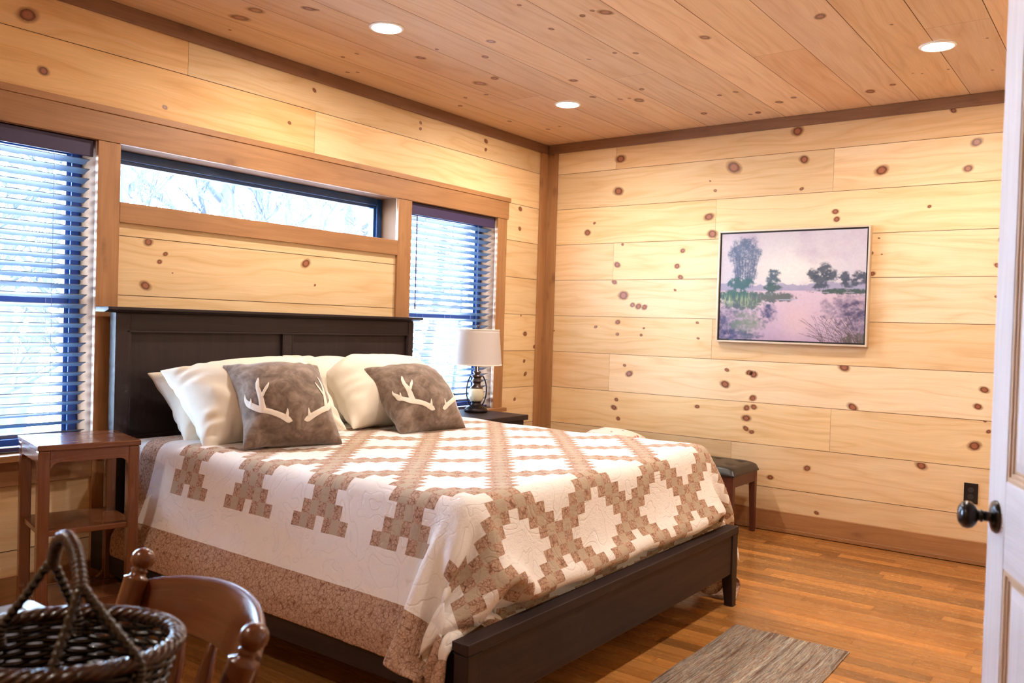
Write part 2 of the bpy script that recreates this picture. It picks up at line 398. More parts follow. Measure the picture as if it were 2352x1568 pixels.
# ------------------------------------------------------------------ boarded surfaces
KR = [(-0.66, 2.58, 0.027), (-1.55, 2.44, 0.034), (-0.65, 2.34, 0.029), (-1.42, 2.29, 0.01), (-1.38, 2.36, 0.005), (-1.38, 2.11, 0.023), (-1.41, 1.99, 0.026), (-0.39, 2.04, 0.022), (-0.45, 2.11, 0.009), (-0.7, 1.94, 0.009), (-1.19, 1.88, 0.015), (-0.66, 1.79, 0.019), (-1.15, 1.77, 0.017), (-1.18, 1.69, 0.015), (-0.64, 1.66, 0.015), (-0.72, 1.56, 0.03), (-1.14, 1.6, 0.008), (-0.49, 1.32, 0.009), (-0.68, 1.36, 0.015), (-0.68, 1.27, 0.011), (-0.9, 1.32, 0.007), (-0.88, 1.27, 0.009), (-1.32, 1.37, 0.009), (-1.33, 1.26, 0.007), (-0.75, 1.04, 0.009), (-0.79, 0.98, 0.019), (-1.55, 1.05, 0.011), (-1.54, 0.95, 0.022), (-1.71, 1.04, 0.017), (-1.74, 1.03, 0.021), (-0.11, 1.28, 0.005), (-0.85, 1.48, 0.020), (-0.90, 1.475, 0.018), (-0.80, 1.49, 0.016), (-1.98, 2.64, 0.028), (-2.03, 2.45, 0.024), (-2.51, 2.34, 0.027), (-2.99, 2.31, 0.02), (-3.03, 2.46, 0.022), (-2.9, 2.66, 0.012), (-2.24, 2.1, 0.015), (-2.25, 2.05, 0.016), (-2.79, 2.1, 0.009), (-2.02, 2.26, 0.009), (-2.47, 1.83, 0.009), (-2.48, 1.7, 0.013), (-3.18, 1.89, 0.015), (-3.16, 1.74, 0.012), (-2.51, 1.92, 0.005), (-2.53, 1.82, 0.004), (-3.16, 1.56, 0.007), (-2.33, 1.11, 0.024), (-1.74, 0.87, 0.018), (-2.39, 0.86, 0.022), (-3.12, 1.02, 0.017), (-3.09, 0.92, 0.016), (-3.13, 0.84, 0.008), (-3.15, 0.78, 0.01), (-1.7, 0.8, 0.018), (-1.75, 0.81, 0.016), (-1.7, 0.73, 0.02), (-1.7, 0.66, 0.014), (-1.74, 0.64, 0.012), (-3.08, 0.69, 0.025), (-2.12, 0.44, 0.017), (-2.8, 0.54, 0.021), (-1.88, 0.35, 0.014), (-2.19, 0.16, 0.011), (-0.69, 0.78, 0.013), (-0.67, 0.72, 0.016), (-1.34, 0.78, 0.012), (-0.71, 0.64, 0.013)]
KB = [(-3.36, 1.66, 0.018), (-3.27, 1.61, 0.009), (-3.3, 1.57, 0.01), (-3.37, 1.45, 0.019), (-2.4, 1.63, 0.021), (-2.33, 1.51, 0.006), (-3.23, 1.52, 0.003), (-3.93, 2.57, 0.027), (-3.86, 2.35, 0.018), (-3.29, 2.32, 0.01), (-2.54, 2.4, 0.009), (-2.37, 2.62, 0.01), (-0.35, 2.2, 0.016), (-0.35, 2.05, 0.015), (-0.24, 1.25, 0.017), (-0.24, 1.04, 0.012), (-0.22, 0.94, 0.014), (-0.3, 1.39, 0.006), (-0.11, 1.15, 0.013), (-1.48, 2.62, 0.009), (-1.48, 2.58, 0.009), (-0.79, 2.63, 0.014), (-0.79, 2.57, 0.011)]
KC = [(-2.22, -1.16, 0.018), (-2.21, -0.67, 0.018), (-1.66, -0.64, 0.028), (-1.7, -0.78, 0.02), (-2.21, -1.52, 0.011), (-2.54, -1.57, 0.009), (-2.28, -1.74, 0.013), (-2.31, -1.81, 0.009), (-2.26, -1.85, 0.023), (-1.74, -1.6, 0.01), (-1.72, -1.43, 0.008), (-1.43, -1.15, 0.021), (-1.72, -2.09, 0.02), (-1.71, -2.64, 0.022), (-1.44, -2.88, 0.006), (-0.36, -2.52, 0.023), (-0.44, -2.66, 0.015), (-0.39, -1.99, 0.02), (-0.45, -2.1, 0.016), (-0.86, -1.27, 0.026), (-0.94, -1.18, 0.011), (-0.93, -1.24, 0.008), (-1.07, -1.4, 0.014), (-1.07, -1.06, 0.016), (-0.72, -1.74, 0.013), (-0.74, -1.85, 0.012), (-0.36, -1.48, 0.018), (-0.21, -1.79, 0.017), (-0.19, -1.73, 0.011), (-1.02, -3.21, 0.006), (-0.46, -3.16, 0.006), (-0.59, -2.97, 0.006), (-0.58, -2.84, 0.005), (-0.61, -2.8, 0.005), (-1.32, -0.2, 0.014), (-1.46, -0.36, 0.011), (-1.45, -0.52, 0.011), (-0.82, -0.23, 0.013), (-0.49, -0.33, 0.013), (-0.52, -0.45, 0.009), (-2.04, -0.98, 0.015), (-2.27, -0.84, 0.008), (-1.68, -1.69, 0.012), (-3.12, -0.34, 0.029), (-3.14, -0.49, 0.027), (-3.02, -0.72, 0.02), (-2.99, -0.74, 0.009), (-3.04, -0.15, 0.007), (-2.44, -0.42, 0.008), (-2.44, -0.31, 0.01), (-2.23, -0.12, 0.009), (-2.2, -0.17, 0.008)]

def boards(mb, to3, rows, joints, span, holes, knots, tints, nrm_off, step=.045, gap=.0016, depth=.004, fixed=None):
    """rows: list of (v0, v1); joints per row; span (u0,u1); holes list (u0,v0,u1,v1). to3(u,v,d) -> point, d into the room"""
    u0s, u1s = span
    K = np.array(knots) if knots else np.zeros((0, 3))
    for ri, (v0, v1) in enumerate(rows):
        cuts = [u0s] + sorted(joints[ri]) + [u1s]
        for bi in range(len(cuts) - 1):
            a, b = cuts[bi], cuts[bi + 1]
            tn = tints(ri, bi); ou, ov = random.random() * 60, random.random() * 60
            # split at hole edges
            us = sorted({a + gap / 2, b - gap / 2} | {h[k] for h in holes for k in (0, 2) if a < h[k] < b})
            vs = sorted({v0 + gap, v1 - gap} | {h[k] for h in holes for k in (1, 3) if v0 < h[k] < v1})
            for i in range(len(us) - 1):
                for j in range(len(vs) - 1):
                    uc, vc = (us[i] + us[i + 1]) / 2, (vs[j] + vs[j + 1]) / 2
                    if any(h[0] < uc < h[2] and h[1] < vc < h[3] for h in holes): continue
                    st = step if len(K) else .4
                    nu = max(1, int((us[i + 1] - us[i]) / st)); nv = max(1, int((vs[j + 1] - vs[j]) / (st * .6)))
                    U = np.linspace(us[i], us[i + 1], nu + 1); V = np.linspace(vs[j], vs[j + 1], nv + 1)
                    UU, VV = np.meshgrid(U, V, indexing='ij'); W = VV.copy()
                    for (ku, kv, kr) in K:
                        if v0 - .01 < kv < v1 + .01 and a - .2 < ku < b + .2:
                            du = (UU - ku) / (kr * 5 + .03); dv = (VV - kv); s = kr * 2.2
                            W -= dv * .75 * np.exp(-du ** 2 - (dv / s) ** 2)
                    P = [to3(x, y, 0) for x, y in zip(UU.ravel(), VV.ravel())]
                    uv = [(x + ou, y + ov) for x, y in zip(UU.ravel(), W.ravel())]
                    F = [(p * (nv + 1) + q, (p + 1) * (nv + 1) + q, (p + 1) * (nv + 1) + q + 1, p * (nv + 1) + q + 1) for p in range(nu) for q in range(nv)]
                    if nrm_off: F = [f[::-1] for f in F]
                    mb.add(P, F, uv, 0, tn)
    # knots as thin discs lying on the boards
    for (ku, kv, kr) in knots:
        if any(h[0] < ku < h[2] and h[1] < kv < h[3] for h in holes): continue
        row = next(((r0, r1) for r0, r1 in rows if r0 <= kv < r1), None)
        if row is None: continue
        R = kr * 1.45; el = random.uniform(.95, 1.25); rot = random.uniform(-.5, .5); n = 22
        V = [to3(ku, kv, .0006)]; uv = [(0, 0)]; F = []
        for ring, rr in ((1, .5), (2, 1.0)):
            for q in range(n):
                t = 2 * math.pi * q / n
                lx, ly = R * rr * el * math.cos(t), R * rr * math.sin(t)
                if ring == 2: lx *= 1.35
                x = ku + lx * math.cos(rot) - ly * math.sin(rot); y = kv + lx * math.sin(rot) + ly * math.cos(rot)
                y = min(max(y, row[0] + gap), row[1] - gap)
                V.append(to3(x, y, .0006)); uv.append((q / n, rr))
        for q in range(n):
            q2 = (q + 1) % n; F.append((0, 1 + q, 1 + q2)); F.append((1 + q, 1 + n + q, 1 + n + q2, 1 + q2))
        if nrm_off: F = [f[::-1] for f in F]
        mb.add(V, F, uv, 1)

def tinter(lo=.88, hi=1.07, hue=.08, special=None):
    def t(r, b):
        if special and (r, b) in special: return special[(r, b)]
        k = random.uniform(lo, hi); h = random.uniform(-hue, hue)
        return (k * (1 + h * .3), k, k * (1 - h))
    return t

ROWZ = [0.0, .005, .284, .563, .841, 1.120, 1.399, 1.677, 1.953, 2.229, 2.504, H]
rows = [(ROWZ[i], ROWZ[i + 1]) for i in range(1, len(ROWZ) - 1)]
YF, XL = -3.97, -6.95       # front wall plane, left wall plane
# right wall (x = 0)
mb = MB()
jr = [[], [-1.6], [-2.258], [-.619], [-1.432], [], [-.625], [-1.431], [-2.22], [-.623]]
boards(mb, lambda u, v, d: (-d, u, v), rows, jr, (YF, 0), [], KR, tinter(special={(6, 1): (1.0, .96, .98), (3, 1): (.94, .88, .84), (4, 0): (.92, .86, .80), (9, 0): (.93, .87, .83)}), True)
mb.box((.004, YF - .15, 0), (.12, .15, H), mi=2)
struct(mb.build('wall_right', [M['pine'], M['knot'], M['groove']]))
# window wall (y = 0)
WL, WR, WT = (-4.535, .70, -3.622, 2.098), (-1.558, .70, -.645, 2.098), (-3.516, 1.778, -1.680, 2.098)
mb = MB()
extra = [(x, z, r) for x, z, r in [(-4.9, 2.3, .02), (-5.4, 1.2, .02), (-6.1, 1.9, .018), (-.35, .75, .012), (-4.8, .6, .02)]]
jl = [[-3.9], [-5.2, -.9], [-4.9], [-5.4], [-5.7], [-6.1], [-5.3], [-6.0], [-2.36, -5.6], [-3.17, -6.2]]
boards(mb, lambda u, v, d: (u, -d, v), rows, jl, (XL, 0), [WL, WR, WT], KB + extra, tinter(special={(8, 1): (1.02, .90, .74), (8, 2): (1.08, 1.06, 1.03), (9, 1): (.98, .88, .78)}), False)
def wall_rect_backing(mb, holes, x0, x1, z0, z1, y0, y1):
    xs = sorted({x0, x1} | {h[0] for h in holes} | {h[2] for h in holes}); zs = sorted({z0, z1} | {h[1] for h in holes} | {h[3] for h in holes})
    for i in range(len(xs) - 1):
        for j in range(len(zs) - 1):
            xc, zc = (xs[i] + xs[i + 1]) / 2, (zs[j] + zs[j + 1]) / 2
            if any(h[0] < xc < h[2] and h[1] < zc < h[3] for h in holes): continue
            mb.box((xs[i], y0, zs[j]), (xs[i + 1], y1, zs[j + 1]), mi=2)
wall_rect_backing(mb, [WL, WR, WT], XL - .15, .12, 0, H, .004, .20)
struct(mb.build('wall_back', [M['pine'], M['knot'], M['groove']]))
# left and front walls (behind the camera side)
mb = MB()
boards(mb, lambda u, v, d: (XL + d, u, v), rows, [[-1.2 - .31 * (k % 4)] for k in range(10)], (YF, 0), [], [], tinter(), False)
mb.box((XL - .12, YF - .15, 0), (XL - .004, .15, H), mi=2)
struct(mb.build('wall_left', [M['pine'], M['knot'], M['groove']]))
DOOR_HX, DOOR_W = -4.33, .815
dh = (DOOR_HX, 0, DOOR_HX + DOOR_W + .02, 2.12)
mb = MB()
boards(mb, lambda u, v, d: (u, YF + d, v), rows, [[-2.2 - .37 * (k % 4), -5.6] for k in range(10)], (XL, 0), [dh], [], tinter(), True)
wall_rect_backing(mb, [dh], XL - .15, .12, 0, H, YF - .15, YF - .004)
struct(mb.build('wall_front', [M['pine'], M['knot'], M['groove']]))
# hallway pocket behind the door so that no sky shows through the gap
mb = MB(); mb.box((-4.6, YF - 1.3, 0), (-3.2, YF - 1.25, 2.4)); mb.box((-4.65, YF - 1.3, 0), (-4.6, YF - .15, 2.4)); mb.box((-3.2, YF - 1.3, 0), (-3.15, YF - .15, 2.4)); mb.box((-4.65, YF - 1.3, 2.4), (-3.15, YF - .15, 2.45)); mb.box((-4.65, YF - 1.3, -.05), (-3.15, YF - .15, 0))
struct(mb.build('wall_hallway', M['white_plaster']))

# ceiling
mb = MB()
cy = [-.27 - .272 * k for k in range(0, 14)]; cr = [(-.27, 0)] + [(cy[k + 1], cy[k]) for k in range(13)]
cr = [(max(a, YF), b) for a, b in cr if b > YF]
pat = {2: [-1.26], 3: [], 5: [-1.34], 8: [-1.31], 11: [-1.30]}
cj = [sorted(pat.get(k, [[-3.9], [-2.6 - 2.6], [-4.6]][k % 3]) + ([-4.8] if k in pat else [])) for k in range(len(cr))]
boards(mb, lambda u, v, d: (u, v, H - d), cr, cj, (XL, 0), [], KC, tinter(.88, 1.06, .07, special={(8, 2): (.96, .87, .79)}), True)
mb.box((XL - .15, YF - .15, H + .004), (.12, .17, H + .12), mi=2)
struct(mb.build('ceiling', [M['ceil'], M['knot'], M['groove']]))

# floor: strips along y
mb = MB(); fw = .076; x = XL - .05
random.seed(5)
while x < .02:
    y = YF - .2 - random.random() * .8
    while y < 0:
        L = random.choice([.35, .5, .6, .8, 1.0, 1.2, .45]); y2 = min(y + L, 0.0)
        k = random.uniform(.68, 1.18); h = random.uniform(-.1, .1)
        if random.random() < .18: k *= .72
        ou, ov = random.random() * 60, random.random() * 60
        g = .0005
        P = [(x + g, y + g, 0), (x + fw - g, y + g, 0), (x + fw - g, y2 - g, 0), (x + g, y2 - g, 0)]
        mb.add(P, [(0, 1, 2, 3)], [(p[1] * 1 + ou, p[0] + ov) for p in P], 0, (k * (1 + h * .4), k, k * (1 - h)))
        y = y2
    x += fw
mb.box((XL - .15, YF - .15, -.12), (.12, .15, -.0012), mi=1)
struct(mb.build('floor', [M['floor'], M['groove']]))
random.seed(21)

# ------------------------------------------------------------------ trim
T = .02
def trim(name, boxes, mat='trim', bevel=.002):
    mb = MB()
    for a, b in boxes:
        k = random.uniform(.93, 1.07); mb.box(a, b, tint=(k, k, k))
    return struct(mb.build(name, M[mat], bevel=bevel))
trim('trim_1', [((XL, -T, 2.669), (-.02, -.0008, H - .001))], 'ctrim')
trim('trim_2', [((-T, YF, 2.669), (-.0008, -.02, H - .001))], 'ctrim')
trim('trim_3', [((-.105, -.021, .001), (-.0225, -.0008, 2.668)), ((-.022, -.105, .001), (-.0008, -.0008, 2.668))], 'ctrim' if False else 'trim')
trim('trim_4', [((-4.665, -.030, 2.226), (-.505, -.0008, 2.257)), ((-4.65, -.024, 2.098), (-.52, -.0008, 2.226))])   # header with cap
trim('trim_5', [((-3.622, -.02, .001), (-3.516, -.0008, 2.097))])
trim('trim_6', [((-1.680, -.02, .001), (-1.558, -.0008, 2.097))])
trim('trim_7', [((-.645, -.02, .66), (-.534, -.0008, 2.097))])
trim('trim_8', [((-4.646, -.02, .66), (-4.535, -.0008, 2.097))])
trim('trim_9', [((-3.515, -.02, 1.737), (-1.681, -.0008, 1.831))])
trim('trim_10', [((-4.66, -.055, .672), (-3.623, -.0008, .70)), ((-4.646, -.02, .565), (-3.623, -.0008, .672))])   # stool and apron
trim('trim_11', [((-1.557, -.055, .672), (-.52, -.0008, .70)), ((-1.557, -.02, .565), (-.534, -.0008, .672))])
def baseboard(name, a, b, axis):
    mb = MB()
    k = 1.0
    mb.box(a, b, tint=(k, k, k)); 
    if axis == 'y': mb.box((a[0] - .010, a[1], .004), (a[0], b[1], .028), tint=(.9, .9, .9))
    else: mb.box((a[0], a[1] - .010, .004), (b[0], a[1], .028), tint=(.9, .9, .9))
    return struct(mb.build(name, M['trim'], bevel=.002))
baseboard('baseboard_right', (-.02, YF, .004), (-.0008, -.106, .136), 'y')
baseboard('baseboard_back', (XL, -.0205, .004), (-3.623, -.0008, .18), 'x')
mb = MB(); mb.box((-3.515, -.02, .004), (-1.681, -.0008, .18)); mb.box((-1.557, -.02, .004), (-.106, -.0008, .18)); struct(mb.build('baseboard_middle', M['trim'], bevel=.002))
mb = MB(); mb.box((XL + .001, YF, .004), (XL + .02, -.02, .16)); struct(mb.build('baseboard_left', M['trim'], bevel=.002))
mb = MB(); mb.box((XL, YF + .001, .004), (DOOR_HX - .09, YF + .02, .136)); mb.box((DOOR_HX + DOOR_W + .11, YF + .001, .004), (-.02, YF + .02, .136)); struct(mb.build('baseboard_front', M['trim'], bevel=.002))
mb = MB(); mb.box((DOOR_HX - .09, YF + .001, .004), (DOOR_HX, YF + .02, 2.2)); mb.box((DOOR_HX + DOOR_W + .02, YF + .001, .004), (DOOR_HX + DOOR_W + .11, YF + .02, 2.2)); mb.box((DOOR_HX, YF + .001, 2.12), (DOOR_HX + DOOR_W + .02, YF + .02, 2.2)); struct(mb.build('trim_12', M['trim'], bevel=.002))

# ------------------------------------------------------------------ windows
def window(name, R, double=True):
    x0, z0, x1, z1 = R; w = empty(name, ((x0 + x1) / 2, .1, z0)); w['kind'] = 'structure'
    cx = (x0 + x1) / 2
    def P(bx): return [((a[0] - cx, a[1] - .1, a[2] - z0), (b[0] - cx, b[1] - .1, b[2] - z0)) for a, b in bx]
    def part(nm, bx, mat, bevel=.0015):
        mb = MB()
        for a, b in P(bx): mb.box(a, b)
        return mb.build(nm, mat, w, bevel=bevel)
    t = .016
    part('jamb', [((x0 - t, -.0005, z0 - t), (x0 - .0005, .150, z1 + t)), ((x1 + .0005, -.0005, z0 - t), (x1 + t, .150, z1 + t)), ((x0 - .0005, -.0005, z1 + .0005), (x1 + .0005, .150, z1 + t)), ((x0 - .0005, -.0005, z0 - t), (x1 + .0005, .150, z0 - .0005))], M['jamb'])
    f = .045; ya, yb = .130, .190
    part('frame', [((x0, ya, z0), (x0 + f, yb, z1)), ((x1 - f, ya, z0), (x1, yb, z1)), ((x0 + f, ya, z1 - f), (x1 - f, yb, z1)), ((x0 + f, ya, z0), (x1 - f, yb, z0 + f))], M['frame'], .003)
    # a slimmer inner step of the sash
    g = .018; ya2, yb2 = .143, .183
    X0, X1, Z0, Z1 = x0 + f, x1 - f, z0 + f, z1 - f
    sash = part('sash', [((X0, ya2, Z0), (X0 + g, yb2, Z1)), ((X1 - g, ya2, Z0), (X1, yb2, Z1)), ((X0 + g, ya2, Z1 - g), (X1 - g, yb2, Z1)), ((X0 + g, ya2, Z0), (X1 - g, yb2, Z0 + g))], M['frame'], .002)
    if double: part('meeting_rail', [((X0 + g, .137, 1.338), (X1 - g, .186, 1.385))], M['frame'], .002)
    part('pane', [((X0 + g * .5, .161, Z0 + g * .5), (X1 - g * .5, .165, Z1 - g * .5))], M['glass'], 0)
    return w
window('window_1', WL); window('window_2', WT, False); window('window_3', WR)

def blind(R, label, side_wand):
    x0, z0, x1, z1 = R; X0, X1 = x0 + .012, x1 - .018
    b = empty('window_blind', ((X0 + X1) / 2, .045, z1)); cx = (X0 + X1) / 2
    tag(b, label, 'blind')
    def B(a, c): return (a[0] - cx, a[1] - .045, a[2] - z1), (c[0] - cx, c[1] - .045, c[2] - z1)
    mb = MB(); mb.box(*B((X0 - .004, .004, z1 - .078), (X1 + .008, .018, z1 - .004))); mb.box(*B((X0 + .01, .018, z1 - .05), (X1 - .005, .07, z1 - .004)))
    mb.build('valance', M['valance'], b, bevel=.003)
    mb = MB(); z = z1 - .098; th = math.radians(-21); k = 0
    while z > z0 + .045:
        xf = Matrix.Translation((0, .045 - .045, z - z1)) @ Matrix.Rotation(th, 4, 'X')
        # slightly crowned slat
        for q in range(4):
            a0 = -.025 + q * .0125; a1 = a0 + .0125
            h0 = .0022 * (1 - (a0 / .025) ** 2); h1 = .0022 * (1 - (a1 / .025) ** 2)
            V = [(X0 - cx, a0, h0), (X1 - cx, a0, h0), (X1 - cx, a1, h1), (X0 - cx, a1, h1)]; V2 = [(p[0], p[1], p[2] - .0034) for p in V]
            VV = [tuple(xf @ Vector(p)) for p in V + V2]
            mb.add(VV, [(0, 1, 2, 3), (7, 6, 5, 4), (0, 4, 5, 1), (2, 6, 7, 3), (1, 5, 6, 2), (3, 7, 4, 0)])
        z -= .0439; k += 1
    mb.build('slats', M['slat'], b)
    mb = MB(); mb.box(*B((X0, .022, z0 + .006), (X1, .068, z0 + .024))); mb.build('bottom_rail', M['valance'], b, bevel=.003)
    for fx in (.18, .5, .82):
        mb = MB(); x = X0 + (X1 - X0) * fx - cx
        for yy in (-.027, .027): mb.tube([(x, yy, -.07), (x, yy, z0 + .02 - z1)], .0009, 6)
        mb.build('ladder_cord', M['cord'], b)
    mb = MB(); x = X0 + .07 - cx if side_wand else X1 - .25 - cx
    mb.tube([(x, -.034, -.08), (x, -.036, -.66)], .0035, 8); mb.tube([(x, -.036, -.66), (x, -.036, -.70)], .005, 8)
    mb.build('tilt_wand', M['valance'], b)
    return b
blind(WL, 'dark horizontal slat blind in the left window above the reddish side table', True)
blind(WR, 'dark horizontal slat blind with a tilt wand in the window behind the lamp', True)

# ------------------------------------------------------------------ outdoors
mb = MB(); mb.box((-40, .6, -1.5), (40, 60, -1.4)); struct(mb.build('ground', M['ground']))
def tree(i, x, y, r, hgt, lean, label, seed):
    rd = random.Random(seed); mb = MB()
    def branch(p, d, r, L, depth):
        n = 6; pts = [Vector(p)]; rad = [r]; dd = Vector(d).normalized()
        for k in range(n):
            dd = (dd + Vector((rd.uniform(-.13, .13), rd.uniform(-.13, .13), rd.uniform(-.03, .09)))).normalized()
            pts.append(pts[-1] + dd * L / n); rad.append(r * (1 - .75 * (k + 1) / n) + .002)
            if depth < 3 and k >= 1 and rd.random() < (.95 if depth == 0 else .7):
                for _ in range(2 if depth else 2):
                    a = rd.uniform(0, 6.28); sd = (dd * .9 + Vector((math.cos(a), math.sin(a), .35)) * rd.uniform(.5, .95)).normalized()
                    branch(pts[-1], sd, rad[-1] * rd.uniform(.35, .55), L * rd.uniform(.28, .45), depth + 1)
        mb.tube(pts, rad, 7 if depth == 0 else 4)
    p = Vector((0, 0, 0)); d = Vector((lean, 0, 1)).normalized(); pts = [p]; rad = [r * 1.25]
    for k in range(12):
        d = (d + Vector((rd.uniform(-.05, .05), rd.uniform(-.05, .05), .06))).normalized(); p = p + d * hgt / 12; pts.append(p); rad.append(r * (1 - .75 * (k + 1) / 12) + .004)
        if k >= 2:
            for _ in range(2):
                a = rd.uniform(0, 6.28); sd = Vector((math.cos(a), math.sin(a), rd.uniform(.3, 1.1))).normalized(); branch(p, sd, rad[-1] * .45, hgt * .22, 1)
    mb.tube(pts, rad, 10)
    o = mb.build('bare_tree', M['bark'], loc=(x, y, -1.42)); tag(o, label, 'tree', 'bare trees outside the windows')
rt = random.Random(3)
spots = [(-.96, 4.7, .15), (.60, 5.5, .19), (.7, 4.2, .05), (3.1, 8.5, .2), (-1.9, 5.9, .12), (-.1, 9.5, .12), (4.6, 9.0, .13), (5.9, 11, .2), (2.35, 6.0, .13), (6.8, 8.4, .12), (8.4, 11.5, .2), (7.6, 6.6, .07), (-1.5, 3.6, .06), (-2.9, 4.6, .1), (9.8, 8.6, .1), (1.1, 12, .18), (11.5, 12, .18), (-.2, 3.1, .035), (4.0, 6.0, .05), (10.5, 9.9, .07)]
for i, (x, y, r) in enumerate(spots):
    tree(i, x, y, r, rt.uniform(6, 9) if r > .08 else rt.uniform(4, 5.5), rt.uniform(-.15, .2), 'bare leafless tree in the washed out daylight outside the windows', 100 + i)

# ------------------------------------------------------------------ downlights
def downlight(x, y, label):
    e = empty('ceiling_light', (x, y, H)); tag(e, label, 'ceiling light', 'recessed ceiling lights')
    mb = MB(); mb.lathe([(.066, -.0035), (.070, -.0075), (.082, -.0055), (.0865, -.001), (.066, -.001)], 40, cap=False); mb.build('trim_ring', M['rimwhite'], e)
    mb = MB(); n = 40
    V = [(.0675 * math.cos(2 * math.pi * q / n), .0675 * math.sin(2 * math.pi * q / n), -.004) for q in range(n)]
    mb.add(V, [tuple(range(n - 1, -1, -1))]); mb.build('diffuser', M['lamp'], e)
downlight(-2.648, -.85, 'round recessed ceiling light above the bed pillows, leftmost one in view')
downlight(-1.004, -.833, 'round recessed ceiling light nearest the far corner post')
downlight(-1.021, -2.997, 'round recessed ceiling light nearest the open door')
downlight(-2.66, -3.0, 'round recessed ceiling light over the striped rug, out of view')

downlight(-6.00, -1.7, 'round recessed ceiling light left of the wicker basket, out of view')

# ------------------------------------------------------------------ bed
BX = -2.60
bed = empty('bed', (BX, -1.2, 0)); tag(bed, 'dark espresso wooden king bed with panelled headboard and low footboard', 'bed')
def L3(a): return (a[0] - BX, a[1] + 1.2, a[2])
def LB(a, b): return L3(a), L3(b)
hb = MB()
hb.box(*LB((-3.575, -.115, .02), (-3.505, -.062, 1.318)), grain=2); hb.box(*LB((-1.66, -.115, .02), (-1.615, -.062, 1.318)), grain=2)
hb.box(*LB((-3.505, -.112, 1.235), (-1.66, -.062, 1.318)), grain=0); hb.box(*LB((-2.628, -.110, .75), (-2.572, -.062, 1.235)), grain=2); hb.box(*LB((-3.505, -.112, .55), (-1.66, -.062, .75)), grain=0)
hbo = hb.build('headboard', M['espresso'], bed, bevel=.003)
mb = MB(); mb.box(*LB((-3.50, -.092, .7), (-2.63, -.07, 1.24)), grain=2); mb.box(*LB((-2.57, -.092, .7), (-1.665, -.07, 1.24)), grain=2); mb.build('panel', M['espresso'], hbo)
mb = MB(); mb.prism([(-.160 + 1.2, 1.330), (-.160 + 1.2, 1.343), (-.045 + 1.2, 1.343), (-.045 + 1.2, 1.318), (-.125 + 1.2, 1.318)], 0, -3.635 - BX, -1.575 - BX, grain=0); mb.build('cap_moulding', M['espresso'], hbo, bevel=.002)
mb = MB(); mb.box(*LB((-3.52, -.115, 1.228), (-1.65, -.111, 1.236)), grain=0) ; 
for xa, xb in ((-3.505, -3.497), (-2.636, -2.628), (-2.572, -2.564), (-1.668, -1.66)): mb.box(*LB((xa, -.110, .75), (xb, -.09, 1.228)), grain=2)
mb.build('panel_bead', M['espresso'], hbo, bevel=.001)
# footboard
FX0, FX1, FY0, FY1 = -3.705, -1.660, -2.325, -2.268
fb = MB(); fb.box(*LB((FX0 + .012, FY0 + .012, .155), (FX1 - .012, FY1 - .008, .355)), grain=0); fb.box(*LB((FX0 + .05, FY0 + .007, .10 + .06), (FX1 - .05, FY0 + .012, .345)), grain=0)
fbo = fb.build('footboard', M['espresso'], bed, bevel=.003)
mb = MB(); mb.prism([(FY0 + 1.2, .345), (FY0 + 1.2, .380), (FY1 + 1.2 + .006, .380), (FY1 + 1.2 + .006, .352), (FY0 + 1.2 + .012, .345)], 0, FX0 - BX, FX1 - BX, grain=0); mb.build('top_rail', M['espresso'], fbo, bevel=.003)
for sx in (0, 1):
    mb = MB(); xo = FX1 if sx else FX0; s = -1 if sx else 1
    xa, xb = xo + s * .004, xo + s * .066
    V = []
    for z, sh in ((0.0, .014), (.16, 0.0), (.345, 0.0)):
        xi = xb - s * sh * 1.3; V += [L3((xa, FY0 + .002, z)), L3((xi, FY0 + .002, z)), L3((xi, FY1 - sh, z)), L3((xa, FY1 - sh, z))]
    F = [(0, 1, 2, 3), (11, 10, 9, 8)] + [(k * 4 + q, k * 4 + (q + 1) % 4, k * 4 + 4 + (q + 1) % 4, k * 4 + 4 + q) for k in (0, 1) for q in range(4)]
    if s > 0: F = [f[::-1] for f in F]
    mb.add(V, F, [(v[2], v[0] + v[1]) for v in V]); mb.build('leg', M['espresso'], bed, bevel=.003)
for x0 in (-3.67, -1.665):
    mb = MB(); mb.box(*LB((x0, -2.27, .175), (x0 + .032, -.115, .355)), grain=1); mb.build('side_rail', M['espresso'], bed, bevel=.003)
mb = MB()
for k in range(11): mb.box(*LB((-3.638, -.32 - k * .185, .275), (-1.665, -.24 - k * .185, .293)), grain=0)
mb.build('slats', M['espresso'], bed)

MX0, MX1, MY0, MY1, MZ0, MZ1 = -3.545, -1.665, -2.185, -.125, .295, .742
mb = MB(); mb.box((MX0, MY0, MZ0), (MX1, MY1, MZ1)); mo = mb.build('mattress', M['sheet'], bevel=.055, seg=5); tag(mo, 'thick mattress in a white fitted sheet on the dark bed', 'mattress')
for p in mo.data.polygons: p.use_smooth = True

